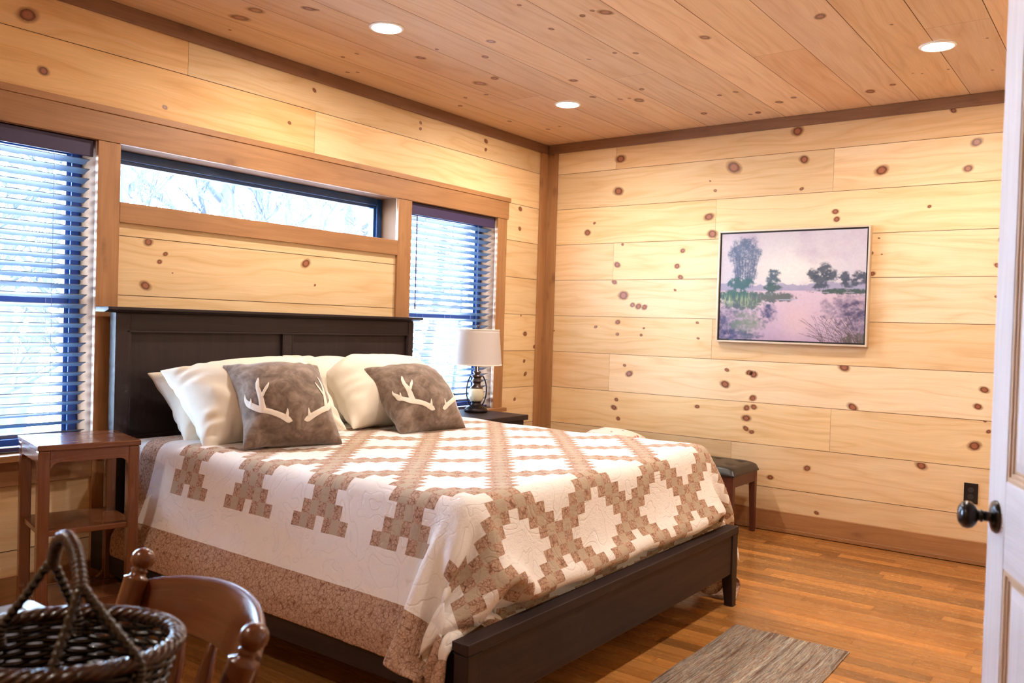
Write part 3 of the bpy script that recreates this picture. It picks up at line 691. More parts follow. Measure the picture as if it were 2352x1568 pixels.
# ------------------------------------------------------------------ cloth solver (position based, numpy)
def solve_pairs(P, w, A, B, rest, k):
    a, b = P[A], P[B]; d = b - a; L = np.sqrt((d * d).sum(-1, keepdims=True)) + 1e-9
    wa, wb = w[A][..., None], w[B][..., None]; s = wa + wb + 1e-9
    c = (L - rest) / L * d * k / s
    P[A] += c * wa; P[B] -= c * wb
def S(a, b=None): return slice(a, b)
def grid_constraints(nu, nv):
    C = []
    def add(du, dv, k):
        # colour by parity so that no vertex appears twice in one batch
        step_u, step_v = max(1, du), abs(dv)
        for par in range(2):
            iu = np.arange(0, nu - du); jv = np.arange(max(0, -dv), nv - max(0, dv))
            I, J = np.meshgrid(iu, jv, indexing='ij')
            sel = ((I // step_u) % 2 == par) if du else (((J // step_v) % 2) == par)
            I, J = I[sel], J[sel]; C.append(((I, J), (I + du, J + dv), k))
    add(1, 0, 1.0); add(0, 1, 1.0); add(1, 1, .6); add(1, -1, .6)
    return C, add
def box_push(P, lo, hi, r, mask=None, fr=.6, prev=None):
    lo, hi = np.array(lo) , np.array(hi); c = (lo + hi) / 2; h = (hi - lo) / 2 - r
    q = P - c; aq = np.abs(q) - h; out = np.maximum(aq, 0); dist = np.sqrt((out ** 2).sum(-1)) + np.minimum(aq.max(-1), 0) - r
    ins = dist < 0
    if mask is not None: ins &= mask
    if not ins.any(): return
    n = np.where(aq.max(-1, keepdims=True) > 0, out * np.sign(q), 0)
    ax = aq.argmax(-1); oh = np.eye(3)[ax] * np.sign(np.take_along_axis(q, ax[..., None], -1))
    n = np.where(aq.max(-1, keepdims=True) > 0, n, oh)
    n /= np.sqrt((n ** 2).sum(-1, keepdims=True)) + 1e-9
    P[ins] -= (dist[..., None] * n)[ins]
    if prev is not None:
        d = P[ins] - prev[ins]; nn = n[ins]; dt = d - (d * nn).sum(-1, keepdims=True) * nn; P[ins] -= dt * fr

def make_quilt():
    UH, VT = 1.47, 2.42; nu, nv = 99, 82
    u = np.linspace(-UH, UH, nu); v = np.linspace(0, VT, nv); U, V = np.meshgrid(u, v, indexing='ij'); U0 = U; U = U + .055
    xc = (MX0 + MX1) / 2; hw = (MX1 - MX0) / 2 + .006; yh = -.30; yf = MY0 - .006; zt = MZ1 + .006
    vf = yh - yf
    P = np.zeros((nu, nv, 3)); su = np.sign(U); du = np.maximum(np.abs(U) - hw, 0); dv = np.maximum(V - vf, 0)
    P[..., 0] = xc + su * (np.minimum(np.abs(U), hw)); P[..., 1] = yh - np.minimum(V, vf); P[..., 2] = zt
    # side drop
    P[..., 0] += su * du * .30; P[..., 2] -= du * .95
    foot = (dv > 0) & (du <= 0); P[..., 1] -= np.where(foot, dv * .12, 0); P[..., 2] -= np.where(foot, dv * .95, 0)
    cor = (dv > 0) & (du > 0)
    # corner cloth starts as a flange carried out over the footboard end, to the side of the bed
    P[..., 0] += np.where(cor, su * (dv * .28), 0); P[..., 1] -= np.where(cor, dv * .30, 0); P[..., 2] -= np.where(cor, dv * .25, 0)
    w = np.ones((nu, nv))
    fix = (np.abs(U) < hw - .09) & (V > 2.255)
    tgt = P.copy(); 
    ripple = .010 * np.sin(U * 21) + .007 * np.sin(U * 9 + 1)
    P[..., 1] = np.where(fix, -2.222 + ripple * .3, P[..., 1]); P[..., 2] = np.where(fix, .405 + ripple - (V - 2.26) * .9, P[..., 2])
    pin_head = (V < .02) & (np.abs(U) < hw * .9); w[fix] = 0; w[pin_head] = 0
    C, add = grid_constraints(nu, nv)
    rest = []
    X = np.stack([U, V], -1)
    for A, B, k in C: rest.append((np.sqrt(((X[A] - X[B]) ** 2).sum(-1, keepdims=True)), k))
    bend = []
    for duu, dvv in ((2, 0), (0, 2)):
        for par in range(2):
            I, J = np.meshgrid(np.arange(nu - duu), np.arange(nv - dvv), indexing='ij')
            sel = ((I // 2) % 2 == par) if duu else ((J // 2) % 2 == par)
            I, J = I[sel], J[sel]; A, B = (I, J), (I + duu, J + dvv)
            bend.append((A, B, np.sqrt(((X[A] - X[B]) ** 2).sum(-1, keepdims=True))))
    rng = np.random.default_rng(4); vel = rng.normal(0, .004, P.shape) * w[..., None]
    dt = 1 / 420.
    for it in range(1900):
        damp = .9985 if it < 1300 else .985
        prev = P.copy(); vel[..., 2] -= 9.8 * dt; P = P + vel * dt * w[..., None]
        for k in range(1):
            for (A, B, kk), (r, k2) in zip(C, rest): solve_pairs(P, w, A, B, r, k2)
            for A, B, r in bend: solve_pairs(P, w, A, B, r, .03)
            if True:
                box_push(P, (MX0 - .004, MY0 - .004, .2), (MX1 + .004, MY1 + .1, MZ1 + .004), .06, prev=prev, fr=.5)
                box_push(P, (-3.68, -2.27, .10), (-1.625, -.1, .362), .012, prev=prev, fr=.3)
                box_push(P, (FX0 - .008, FY0 - .008, .13), (FX1 + .008, FY1 + .01, .388), .012, mask=(w > 0), prev=prev, fr=.3)
                P[..., 2] = np.maximum(P[..., 2], .012)
        vel = (P - prev) / dt * damp; sp = np.sqrt((vel ** 2).sum(-1, keepdims=True)); vel *= np.minimum(1, 2.5 / (sp + 1e-9))
    # slow hills on the flat top
    top = np.clip((P[..., 2] - .70) / .04, 0, 1)
    P[..., 2] += top * (.004 * np.sin(U * 7 + V * 5) + .003 * np.sin(V * 13 - U * 4) + .004)
    mb = MB(); uv = np.stack([U0, V], -1); mb.grid(P, uv, flip=True)
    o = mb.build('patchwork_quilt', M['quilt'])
    sol = o.modifiers.new('thick', 'SOLIDIFY'); sol.thickness = .007; sol.offset = 1.0
    ss = o.modifiers.new('sub', 'SUBSURF'); ss.levels = 1; ss.render_levels = 1
    tag(o, 'cream and taupe stepped patchwork quilt with tan border spread over the bed', 'quilt')
    return o
make_quilt()

# pillows by inflation ------------------------------------------------
def inflate(W, Hh, n, m, press, seed, steps=110, shrink=.965, sag=0.0):
    """returns front and back grids (n x m x 3), x right, y up, z front"""
    rng = np.random.default_rng(seed)
    s = np.linspace(-W / 2, W / 2, n); t = np.linspace(-Hh / 2, Hh / 2, m); Sg, Tg = np.meshgrid(s, t, indexing='ij')
    prof = (1 - (2 * Sg / W) ** 4) * (1 - (2 * Tg / Hh) ** 4)
    P = np.zeros((2, n, m, 3)); P[..., 0] = Sg; P[..., 1] = Tg
    P[0, ..., 2] = .05 * prof + rng.normal(0, .001, prof.shape) * (prof > 0); P[1, ..., 2] = -.05 * prof
    C, _ = grid_constraints(n, m); X = np.stack([Sg, Tg], -1); w = np.ones((n, m))
    rest = [np.sqrt(((X[A] - X[B]) ** 2).sum(-1, keepdims=True)) for A, B, k in C]
    vel = np.zeros_like(P)
    for it in range(steps):
        prev = P.copy()
        for l, sg in ((0, 1), (1, -1)):
            G = P[l]; gu = np.gradient(G, axis=0); gv = np.gradient(G, axis=1); nn = np.cross(gu, gv); nn /= np.sqrt((nn ** 2).sum(-1, keepdims=True)) + 1e-9
            vel[l] += nn * sg * press
            if sag: vel[l][..., 1] -= sag
        P = P + vel
        for k in range(6):
            for l in (0, 1):
                G = P[l]
                for (A, B, kk), r in zip(C, rest): solve_pairs(G, w, A, B, r, kk * .9)
            for sl in ((0, slice(None)), (-1, slice(None)), (slice(None), 0), (slice(None), -1)):
                av = (P[0][sl] + P[1][sl]) / 2; av[..., 2] *= .8; P[0][sl] = av; P[1][sl] = av
        vel = (P - prev) * .80
    return P
def pillow(name, W, Hh, press, seed, frame, mat, n=46, m=34, bend=0.0, thick=1.0, slump=0.0, foldc=None, sub=1, wrinkle=.0065):
    P = inflate(W, Hh, n, m, press, seed)
    P[..., 2] *= thick
    ds = (1 - np.abs(P[..., 0]) / (W / 2)).clip(0, 1); dtp = (1 - np.abs(P[..., 1]) / (Hh / 2)).clip(0, 1); sgn = np.array([1, -1])[:, None, None]
    xs, ys = P[..., 0].copy(), P[..., 1].copy(); ph = seed * 1.7
    wr = wrinkle * (np.sin(xs * 62 + 3 * np.sin(xs * 17 + ph) + ys * 22 * np.sin(ph)) * np.exp(-((dtp - .16) / .16) ** 2) + np.sin(ys * 66 + 3 * np.sin(ys * 19 + ph) + xs * 20) * np.exp(-((ds - .14) / .13) ** 2))
    dg = (xs * .8 + ys) ; wr += wrinkle * .8 * np.sin(dg * 34 + 2.2 * np.sin(xs * 11 + ph) + ph) * np.exp(-((xs / (W * .5) + .55) ** 2 + (ys / (Hh * .5) + .1) ** 2) / .22) * (ds > .05) * (dtp > .05)
    P[..., 2] += sgn * wr * np.clip(np.abs(P[..., 2]) / .045, 0, 1) ** 1.3
    tt = P[..., 1] / (Hh / 2); P[..., 2] += -bend * tt ** 2 * np.sign(bend) * 1.0 if bend else 0
    P[..., 2] *= 1 + slump * (-tt) * .5
    if foldc is not None:  # roll a corner backwards: (sx, sy, size)
        sx, sy, size = foldc
        d = np.clip((P[..., 0] * sx / (W / 2) + P[..., 1] * sy / (Hh / 2) - (2 - size)) / size, 0, 1)
        P[..., 2] -= d * d * .16; P[..., 0] -= sx * d * .05; P[..., 1] -= sy * d * .06
    c, xd, yd = [Vector(q) for q in frame]; xd.normalize(); yd = (yd - xd * yd.dot(xd)).normalized(); zd = xd.cross(yd)
    # keep the base resting on the quilt
    R = np.array([[xd[i], yd[i], zd[i]] for i in range(3)]); 
    mb = MB(); uv = np.stack(np.meshgrid(np.linspace(0, 1, P.shape[1]), np.linspace(0, 1, P.shape[2]), indexing='ij'), -1)
    mb.grid(P[0], uv); mb.grid(P[1], uv, flip=True)
    o = mb.build(name, mat)
    bm_merge(o)
    o.matrix_world = Matrix.Translation(c) @ Matrix((xd, yd, zd)).transposed().to_4x4()
    if sub: ss = o.modifiers.new('sub', 'SUBSURF'); ss.levels = sub; ss.render_levels = sub
    return o, P
def bm_merge(o):
    import bmesh
    bm = bmesh.new(); bm.from_mesh(o.data); bmesh.ops.remove_doubles(bm, verts=bm.verts, dist=1e-5)
    for f in bm.faces: f.smooth = True
    bm.to_mesh(o.data); bm.free()

SEAM_Z = .755
p1, _ = pillow('bed_pillow', .74, .47, .0020, 1, ((-3.075, -.325, .905), (1, -.02, .0), (0, .33, .30)), M['cotton'], bend=-.03, wrinkle=.011)
tag(p1, 'cream pillow at the left lying against the headboard behind another cream pillow', 'pillow', 'cream bed pillows')
p2, _ = pillow('bed_pillow', .76, .52, .0022, 2, ((-3.115, -.545, .935), (1, -.10, .06), (.01, .36, .30)), M['cotton'], bend=-.02, wrinkle=.011)
tag(p2, 'big cream pillow at the left leaning directly behind the left antler cushion', 'pillow', 'cream bed pillows')
p3, _ = pillow('bed_pillow', .76, .48, .0022, 3, ((-2.335, -.33, .925), (1, .0, -.005), (0, .20, .33)), M['cotton'], bend=-.02, wrinkle=.011)
tag(p3, 'cream pillow at the right standing against the headboard behind another cream pillow', 'pillow', 'cream bed pillows')
p4, _ = pillow('bed_pillow', .74, .50, .0024, 4, ((-2.28, -.55, .945), (1, -.04, -.02), (0, .33, .33)), M['cotton'], bend=-.02, foldc=(-1, 1, .75), wrinkle=.010)
tag(p4, 'big cream pillow with a folded corner behind the right antler cushion', 'pillow', 'cream bed pillows')

def antler_strokes():
    L = []
    def st(pts, ws): L.append((np.array(pts, float), np.array(ws, float)))
    def m(x, y):
        t = 1 - (y - 240) / 1150; s = (x - 75 - 330 * (1 - t)) / 1175
        return (.5 - (.672 - s) * .84, t * .91 - .14)
    st([m(1005, 985), m(960, 975), m(880, 935), m(790, 900), m(700, 865), m(620, 835), m(550, 790), m(480, 735), m(430, 690), m(395, 640), m(383, 595), m(383, 570)], [.020, .026, .022, .021, .022, .026, .024, .023, .020, .016, .012, .005])
    st([m(655, 870), m(630, 790), m(605, 710), m(575, 640), m(552, 580), m(550, 520), m(560, 470), m(562, 455)], [.030, .024, .020, .018, .016, .014, .009, .003])
    st([m(612, 700), m(640, 645), m(665, 605), m(685, 565)], [.014, .013, .011, .004])
    st([m(485, 755), m(484, 710), m(478, 665)], [.016, .012, .004])
    st([m(925, 950), m(925, 905), m(920, 865)], [.018, .012, .003])
    return L
def antlers(o, P, W, Hh):
    F = P[0]; n, m = F.shape[:2]
    gu = np.gradient(F, axis=0); gv = np.gradient(F, axis=1); NN = np.cross(gu, gv); NN /= np.sqrt((NN ** 2).sum(-1, keepdims=True)) + 1e-9
    def ev(s, t, off):
        x = min(max(s, 0), .999) * (n - 1); y = min(max(t, 0), .999) * (m - 1); i, j = int(x), int(y); a, b = x - i, y - j
        f = lambda G: G[i, j] * (1 - a) * (1 - b) + G[i + 1, j] * a * (1 - b) + G[i, j + 1] * (1 - a) * b + G[i + 1, j + 1] * a * b
        return f(F) + f(NN) * off
    for side in (0, 1):
        mb = MB()
        for si, (pts, ws) in enumerate(antler_strokes()):
            if side: pts = pts.copy(); pts[:, 0] = 1 - pts[:, 0]
            # resample
            seg = np.r_[0, np.cumsum(np.sqrt((np.diff(pts, axis=0) ** 2).sum(1)))]; q = np.linspace(0, seg[-1], 26)
            px = np.interp(q, seg, pts[:, 0]); py = np.interp(q, seg, pts[:, 1]); wd = np.interp(q, seg, ws)
            tx, ty = np.gradient(px), np.gradient(py); tl = np.hypot(tx, ty) + 1e-9; nx, ny = -ty / tl, tx / tl
            wd = wd * np.sqrt(np.clip(1 - ((q / seg[-1] - .5) * 2) ** 12, .02, 1))
            G = np.array([[ev(px[k] + nx[k] * wd[k] * e, py[k] + ny[k] * wd[k] * e, .0035 + .0002 * si - (.0015 if abs(e) > .9 else 0)) for e in (-1, -.5, 0, .5, 1)] for k in range(26)])
            mb.grid(G, flip=(side == 0))
        mb.build('antler_motif', M['antler'], o)
t1, P1 = pillow('throw_cushion', .46, .47, .0018, 6, ((-3.165, -.795, .940), (.952, -.305, .0), (.083, .273, .307)), M['plush'], n=40, m=40, bend=-.02)
tag(t1, 'taupe plush cushion with cream antlers, the left one beside the big cream pillow', 'cushion', 'plush antler cushions')
antlers(t1, P1, .46, .47)
t2, P2 = pillow('throw_cushion', .46, .46, .0018, 8, ((-2.315, -.805, .925), (.97, -.10, -.0), (.075, .298, .286)), M['plush'], n=40, m=40, bend=-.02)
tag(t2, 'taupe plush cushion with cream antlers, the right one nearer the table lamp', 'cushion', 'plush antler cushions')
antlers(t2, P2, .46, .46)

# ------------------------------------------------------------------ nightstand + lamp (right of the bed)
ns = empty('nightstand', (-1.23, -.31, 0)); tag(ns, 'dark espresso nightstand under the lantern lamp by the window', 'nightstand')
def N3(a, b): return (a[0] + 1.23, a[1] + .31, a[2]), (b[0] + 1.23, b[1] + .31, b[2])
mb = MB(); mb.box(*N3((-1.485, -.548, .06), (-.985, -.075, .685)), grain=0); mb.build('body', M['espresso'], ns, bevel=.003)
mb = MB(); mb.box(*N3((-1.50, -.572, .686), (-.965, -.062, .72)), grain=0); mb.build('top', M['espresso'], ns, bevel=.004)
for k in range(2):
    mb = MB(); z0 = .10 + k * .285; mb.box(*N3((-1.465, -.562, z0), (-1.005, -.5485, z0 + .265)), grain=0); d = mb.build('drawer', M['espresso'], ns, bevel=.003)
    mb = MB(); mb.lathe([(.006, 0), (.006, .012), (.016, .018), (.014, .026), (0, .028)], 16, xf=Matrix.Translation((0, -.5625 + .31, z0 + .135)) @ Matrix.Rotation(math.pi / 2, 4, 'X')); mb.build('knob', M['black'], d)
for sx in (-1.47, -1.03):
    for sy in (-.54, -.11):
        mb = MB(); mb.box(*N3((sx, sy, 0), (sx + .035, sy + .03, .0595))); mb.build('foot', M['espresso'], ns)

lz = .7205; LX, LY = -1.121, -.245
lamp = empty('table_lamp', (LX, LY, lz)); tag(lamp, 'bronze lantern table lamp with cream glass body and pale linen shade on the nightstand', 'lamp')
mb = MB(); mb.lathe([(.074, 0), (.078, .006), (.078, .016), (.074, .026), (.066, .032), (.060, .036), (.048, .040), (.044, .046), (.036, .050), (.030, .062), (.034, .070), (.038, .074)], 40); mb.build('base', M['lead2'], lamp)
mb = MB(); mb.lathe([(.038, .074), (.046, .085), (.050, .105), (.051, .13), (.048, .150), (.042, .160)], 36); mb.build('glass_body', M['lampglass'], lamp)
mb = MB(); mb.lathe([(.042, .160), (.044, .164), (.040, .170), (.030, .176), (.026, .190), (.028, .200), (.034, .204), (.036, .212), (.030, .218), (.026, .226), (.030, .236), (.040, .240), (.040, .246), (.022, .250), (.020, .262), (.030, .268), (.028, .274), (.014, .278), (.014, .315)], 36); mb.build('neck', M['lead'], lamp)
for sx in (-1, 1):
    mb = MB(); pts = []
    for k in range(17):
        a = k / 16; z = .045 + a * .200; x = .040 + .030 * math.sin(math.pi * a) ** .7
        pts.append((sx * x, 0, z))
    mb.tube(pts, .0048, 8); mb.build('side_arm', M['lead2'], lamp, rot=(0, 0, math.radians(-35)))
mb = MB(); pr = []
n = 64; prof = [(.164, .318), (.150, .44), (.142, .555)]
V = []; 
pr = [(.166 - (.166 - .144) * (k / 12.), .318 + .237 * (k / 12.)) for k in range(13)]
mb.lathe(pr + [(r - .003, z) for r, z in pr[::-1]] + [pr[0]], 64, cap=False); sh = mb.build('lamp_shade', M['shade'], lamp)
mb = MB()
for r, z in ((.1665, .318), (.1445, .553)):
    mb = MB(); mb.lathe([(r, z - .001), (r + .0012, z - .001), (r + .0012, z + .006), (r, z + .006)], 64, cap=False)
    mb.build('shade_trim', M['cotton'], sh)
mb = MB(); mb.lathe([(.003, .54), (.003, .566), (.010, .572), (.012, .580), (.008, .588), (0, .590)], 16)
for k in range(3):
    a = k * 2.094 + .3; mb.tube([(0, 0, .552), (.1415 * math.cos(a), .1415 * math.sin(a), .548)], .002, 6)
mb.tube([(.014, 0, .30), (.05, 0, .34), (.055, 0, .45), (.02, 0, .54), (0, 0, .552)], .0018, 6); mb.build('finial', M['lead'], lamp)
mb = MB(); pts = []
for k in range(13):
    a = k / 12; pts.append((-.075 - .085 * a, .01 + .05 * a, .008 + .028 * math.sin(math.pi * a) ** 1))
mb.tube(pts, .0025, 7); mb.build('power_cord', M['black'], lamp)

# ------------------------------------------------------------------ reddish side table (left of the bed)
st = empty('side_table', (-3.860, -.372, 0), math.radians(-13)); tag(st, 'tall reddish brown open side table with rounded frame openings left of the bed', 'side table')
hwx, hwy, tz = .185, .178, .80
mb = MB(); mb.box((-hwx - .004, -hwy - .004, tz - .022), (hwx + .004, hwy + .004, tz), grain=0); mb.build('top', M['mahog'], st, bevel=.003)
lw = .042
for sx in (-1, 1):
    for sy in (-1, 1):
        mb = MB(); x0, x1 = sorted((sx * hwx, sx * (hwx - lw))); y0, y1 = sorted((sy * hwy, sy * (hwy - lw))); mb.box((x0, y0, 0), (x1, y1, tz - .0225), grain=2); mb.build('leg', M['mahog'], st, bevel=.005)
def rail(axis, pos, z0, z1, arch, name):
    """rail between two legs with rounded inner corners"""
    half = (hwx if axis == 'x' else hwy) - lw; r = .035; t = .020
    pts = []
    if arch < 0:   # openings below: corners drop down
        pts = [(-half, z1), (-half, z0 - r)] + [(-half + r - r * math.cos(a), z0 - r + r * math.sin(a)) for a in np.linspace(0, math.pi / 2, 7)[1:]]
        pts += [(half - r + r * math.sin(a), z0 - r + r * math.cos(a)) for a in np.linspace(0, math.pi / 2, 7)] + [(half, z1)]
    else:
        pts = [(-half, z0), (half, z0), (half, z1 + r)] + [(half - r + r * math.cos(a), z1 + r - r * math.sin(a)) for a in np.linspace(0, math.pi / 2, 7)[1:]]
        pts += [(-half + r - r * math.sin(a), z1 + r - r * math.cos(a)) for a in np.linspace(0, math.pi / 2, 7)]
    mb = MB()
    if axis == 'x': mb.prism(pts, 1, pos - t / 2, pos + t / 2, grain=0)
    else: mb.prism(pts, 0, pos - t / 2, pos + t / 2, grain=1)
    mb.build(name, M['mahog'], st)
for sg in (-1, 1):
    rail('x', sg * (hwy - .012), tz - .068, tz - .0225, -1, 'top_rail'); rail('y', sg * (hwx - .012), tz - .068, tz - .0225, -1, 'top_rail')
    rail('x', sg * (hwy - .012), .125, .165, 1, 'bottom_rail'); rail('y', sg * (hwx - .012), .125, .165, 1, 'bottom_rail')
mb = MB(); mb.box((-hwx + .012, -hwy + .008, .445), (hwx - .012, hwy - .008, .468), grain=0); mb.build('shelf', M['mahog'], st, bevel=.004)
mb = MB(); mb.box((-hwx + .024, -hwy + .024, .150), (hwx - .024, hwy - .024, .164), grain=0); mb.build('shelf', M['mahog'], st, bevel=.002)

# ------------------------------------------------------------------ bench by the right wall
be = empty('bench', (-.305, -1.25, 0)); tag(be, 'low bench with black button-tufted leather seat against the right wall behind the bed', 'bench')
bx0, bx1, by0, by1 = -.215, .205, -.575, .575
nu_, nv_ = 40, 90
Uq, Vq = np.meshgrid(np.linspace(-1, 1, nu_), np.linspace(-1, 1, nv_), indexing='ij')
edge = (1 - np.abs(Uq) ** 8) * (1 - np.abs(Vq) ** 16)
Z = .415 + .055 * np.clip(edge, 0, 1) ** .35
for bu in (-.45, .45):
    for bv in (-.86, -.6, -.36, -.12, .12, .36, .6, .86):
        Z -= .014 * np.exp(-(((Uq - bu) * .21) ** 2 + ((Vq - bv) * .575) ** 2) / .0009)
Pq = np.stack([Uq * .215, Vq * .585, Z], -1); mb = MB(); mb.grid(Pq)
mb.box((-.214, -.584, .405), (.214, .584, .4155)); s_ = mb.build('seat', M['leather'], be)
for (x0, y0, x1, y1) in ((-.205, -.575, .205, -.550), (-.205, .550, .205, .575), (-.205, -.55, -.180, .55), (.180, -.55, .205, .55)):
    mb = MB(); mb.box((x0, y0, .335), (x1, y1, .4045)); mb.build('apron', M['benchwood'], be, bevel=.003)
for sx in (-1, 1):
    for sy in (-1, 1):
        mb = MB(); V = []
        for z, g in ((0, .030), (.334, .042), (.404, .042)):
            X = [sx * .2065, sx * (.2065 - g)]; Y = [sy * .5765, sy * (.5765 - g)]; V += [(min(X), min(Y), z), (max(X), min(Y), z), (max(X), max(Y), z), (min(X), max(Y), z)]
        F = [(3, 2, 1, 0), (8, 9, 10, 11)] + [(k * 4 + q, k * 4 + (q + 1) % 4, k * 4 + 4 + (q + 1) % 4, k * 4 + 4 + q) for k in (0, 1) for q in range(4)]
        mb.add(V, F, [(v[2], v[0] + v[1]) for v in V]); mb.build('leg', M['benchwood'], be, bevel=.003)
# folded floral throw on the bench
fl, _ = pillow('folded_throw', .46, .34, .0016, 12, ((-.33, -.86, .528), (0, -1, 0), (1, 0, 0)), M['floral'], n=34, m=26, thick=.72, sub=1)
tag(fl, 'pale floral patterned folded cloth on the bench peeking over the far side of the bed', 'cloth')

# ------------------------------------------------------------------ rug
mb = MB(); n1, n2 = 60, 30
Ug, Vg = np.meshgrid(np.linspace(-2.83, -1.94, n1), np.linspace(-2.93, -2.435, n2), indexing='ij')
Ug = Ug + .004 * np.sin(Vg * 40) * (Ug > -1.96); G = np.stack([Ug, Vg + .003 * np.sin(Ug * 9), .010 + .001 * np.sin(Ug * 30) * np.cos(Vg * 25)], -1)
G[0, :, 2] = G[-1, :, 2] = .003; G[:, 0, 2] = G[:, -1, 2] = .003
mb.grid(G, np.stack([Ug, Vg], -1)); mb.box((-2.828, -2.928, .0008), (-1.942, -2.437, .0029))
rg = mb.build('rug', M['rug']); tag(rg, 'small striped rug in brown and grey on the floor at the foot of the bed', 'rug')
rg.location.x = 0

# ------------------------------------------------------------------ painting
def fnoise(h, w, sx, sy, seed, octv=5):
    rng = np.random.default_rng(seed); out = np.zeros((h, w)); a = 1; tot = 0
    for o in range(octv):
        gh, gw = int(sy * 2 ** o) + 3, int(sx * 2 ** o) + 3; g = rng.random((gh, gw))
        y = np.linspace(0, gh - 2.001, h); x = np.linspace(0, gw - 2.001, w); yi, xi = y.astype(int), x.astype(int); fy, fx = (y - yi)[:, None], (x - xi)[None]
        fy, fx = fy * fy * (3 - 2 * fy), fx * fx * (3 - 2 * fx)
        out += a * (g[yi][:, xi] * (1 - fy) * (1 - fx) + g[yi + 1][:, xi] * fy * (1 - fx) + g[yi][:, xi + 1] * (1 - fy) * fx + g[yi + 1][:, xi + 1] * fy * fx); tot += a; a *= .55
    return out / tot
def paint(h=300, w=400):
    Y, X = np.meshgrid(np.linspace(0, 1, h), np.linspace(0, 1, w), indexing='ij')   # Y from top
    srgb = lambda r, g, b: np.array([(c / 255.) ** 2.2 for c in (r, g, b)])
    n1 = fnoise(h, w, 4, 4, 1); n2 = fnoise(h, w, 30, 30, 2); n3 = fnoise(h, w, 70, 60, 3, 3); nh = fnoise(h, w, 10, 60, 4)
    def mixc(A, m, c): return A * (1 - m[..., None]) + c * m[..., None]
    sky = np.zeros((h, w, 3)) + srgb(196, 186, 194)
    sky = mixc(sky, np.clip(np.exp(-((X - .50) ** 2 / .09 + (Y - .36) ** 2 / .05)) * 1.0, 0, 1), srgb(226, 216, 204))
    sky = mixc(sky, np.clip((n1 - .5) * 2, 0, .5), srgb(170, 148, 172)); A = sky
    hz = .535
    # water
    wm = (Y > hz).astype(float); t = np.clip((Y - hz) / (1 - hz), 0, 1)
    wat = np.zeros((h, w, 3)) + srgb(205, 178, 188)
    wat = mixc(wat, t ** 1.5 * .6, srgb(150, 124, 160)); wat = mixc(wat, np.clip(np.exp(-((X - .56) ** 2 / .012 + (Y - .82) ** 2 / .03)), 0, 1) * .6, srgb(216, 182, 178))
    A = mixc(A, wm, wat)
    # distant hills
    hill = hz - .06 - .018 * np.sin(X * 7) * np.sin(X * 13 + 1) - (n2[h // 3][None] - .5) * .05
    A = mixc(A, np.clip(((Y > hill) & (Y < hz + .005)) * 1.0, 0, 1) * .75, srgb(138, 132, 164))
    def blob(cx, cy, rx, ry, col, amt=1., edge=.35, nz=n2):
        d = ((X - cx) / rx) ** 2 + ((Y - cy) / ry) ** 2; m = np.clip((1 - d + (nz - .5) * 1.5 + (n3 - .5) * 1.2) / (edge * 1.7), 0, 1) * amt
        return m, col
    dark, teal, lite = srgb(62, 70, 92), srgb(52, 88, 96), srgb(150, 170, 110)
    # left bank and reeds
    L = [((.16, .60, .22, .07), srgb(70, 100, 100)), ((.30, .60, .26, .055), srgb(88, 100, 100)), ((.42, .61, .15, .04), srgb(92, 98, 96)),
         ((.10, .585, .16, .06), srgb(60, 96, 90)), ((.16, .66, .2, .06), srgb(86, 104, 92))]
    for (cx, cy, rx, ry), c in L:
        m, c = blob(cx, cy, rx, ry, c, .95); A = mixc(A, m, c)
    # big dark reflection left-bottom
    m, c = blob(.04, .86, .30, .26, srgb(48, 58, 96), .9, .8); A = mixc(A, m, c); m, c = blob(.20, .86, .13, .15, srgb(116, 140, 104), .75, .9); A = mixc(A, m, c)
    m, c = blob(.36, .74, .07, .10, srgb(66, 72, 108), .95, .6); A = mixc(A, m, c); m, c = blob(.10, .96, .22, .06, srgb(46, 56, 104), .8, .8); A = mixc(A, m, c)
    # yellow-green reeds
    rr = np.clip((fnoise(h, w, 120, 14, 9, 3) - .47) * 5, 0, 1) * np.exp(-((Y - .635) / .045) ** 2) * np.clip((.33 - X) * 9, 0, 1)
    A = mixc(A, rr * .75, srgb(166, 178, 130))
    # right bank + reflection
    m, c = blob(.92, .70, .24, .14, srgb(70, 64, 98), .95, .8); A = mixc(A, m, c); m, c = blob(.98, .84, .20, .16, srgb(64, 60, 92), .8, .8); A = mixc(A, m, c)
    m, c = blob(.86, .545, .22, .028, srgb(66, 84, 78), 1.); A = mixc(A, m, c)
    # trees
    for cx, cy, rx, ry in ((.15, .13, .085, .09), (.21, .11, .07, .08), (.10, .20, .06, .08), (.24, .18, .06, .09), (.17, .24, .10, .12), (.14, .36, .055, .12), (.22, .36, .05, .14)):
        m, c = blob(cx, cy, rx, ry, srgb(84, 98, 124), .92, .4); A = mixc(A, m * np.clip(1.2 - (n3 > .62) * .7, 0, 1), c)
    for k in range(9):
        x0 = .125 + k * .014; xx = x0 + (.5 - Y) * (k - 4) * .035; A = mixc(A, ((np.abs(X - xx) < .0025) & (Y > .22) & (Y < .52)) * .6, srgb(60, 66, 92))
    m, c = blob(.15, .47, .11, .06, srgb(50, 92, 96), .95); A = mixc(A, m, c)
    m, c = blob(.385, .42, .058, .085, srgb(60, 84, 98), .95); A = mixc(A, m, c); m, c = blob(.385, .51, .065, .045, srgb(62, 88, 84), .95); A = mixc(A, m, c)
    for cx, cy, rx, ry in ((.66, .385, .052, .065), (.73, .36, .06, .075), (.78, .40, .05, .07), (.71, .44, .06, .06), (.865, .42, .045, .06), (.95, .41, .05, .05), (.91, .47, .08, .05), (.99, .44, .04, .06), (.72, .50, .07, .035)):
        m, c = blob(cx, cy, rx, ry, srgb(62, 70, 84), .95, .4); A = mixc(A, m, c)
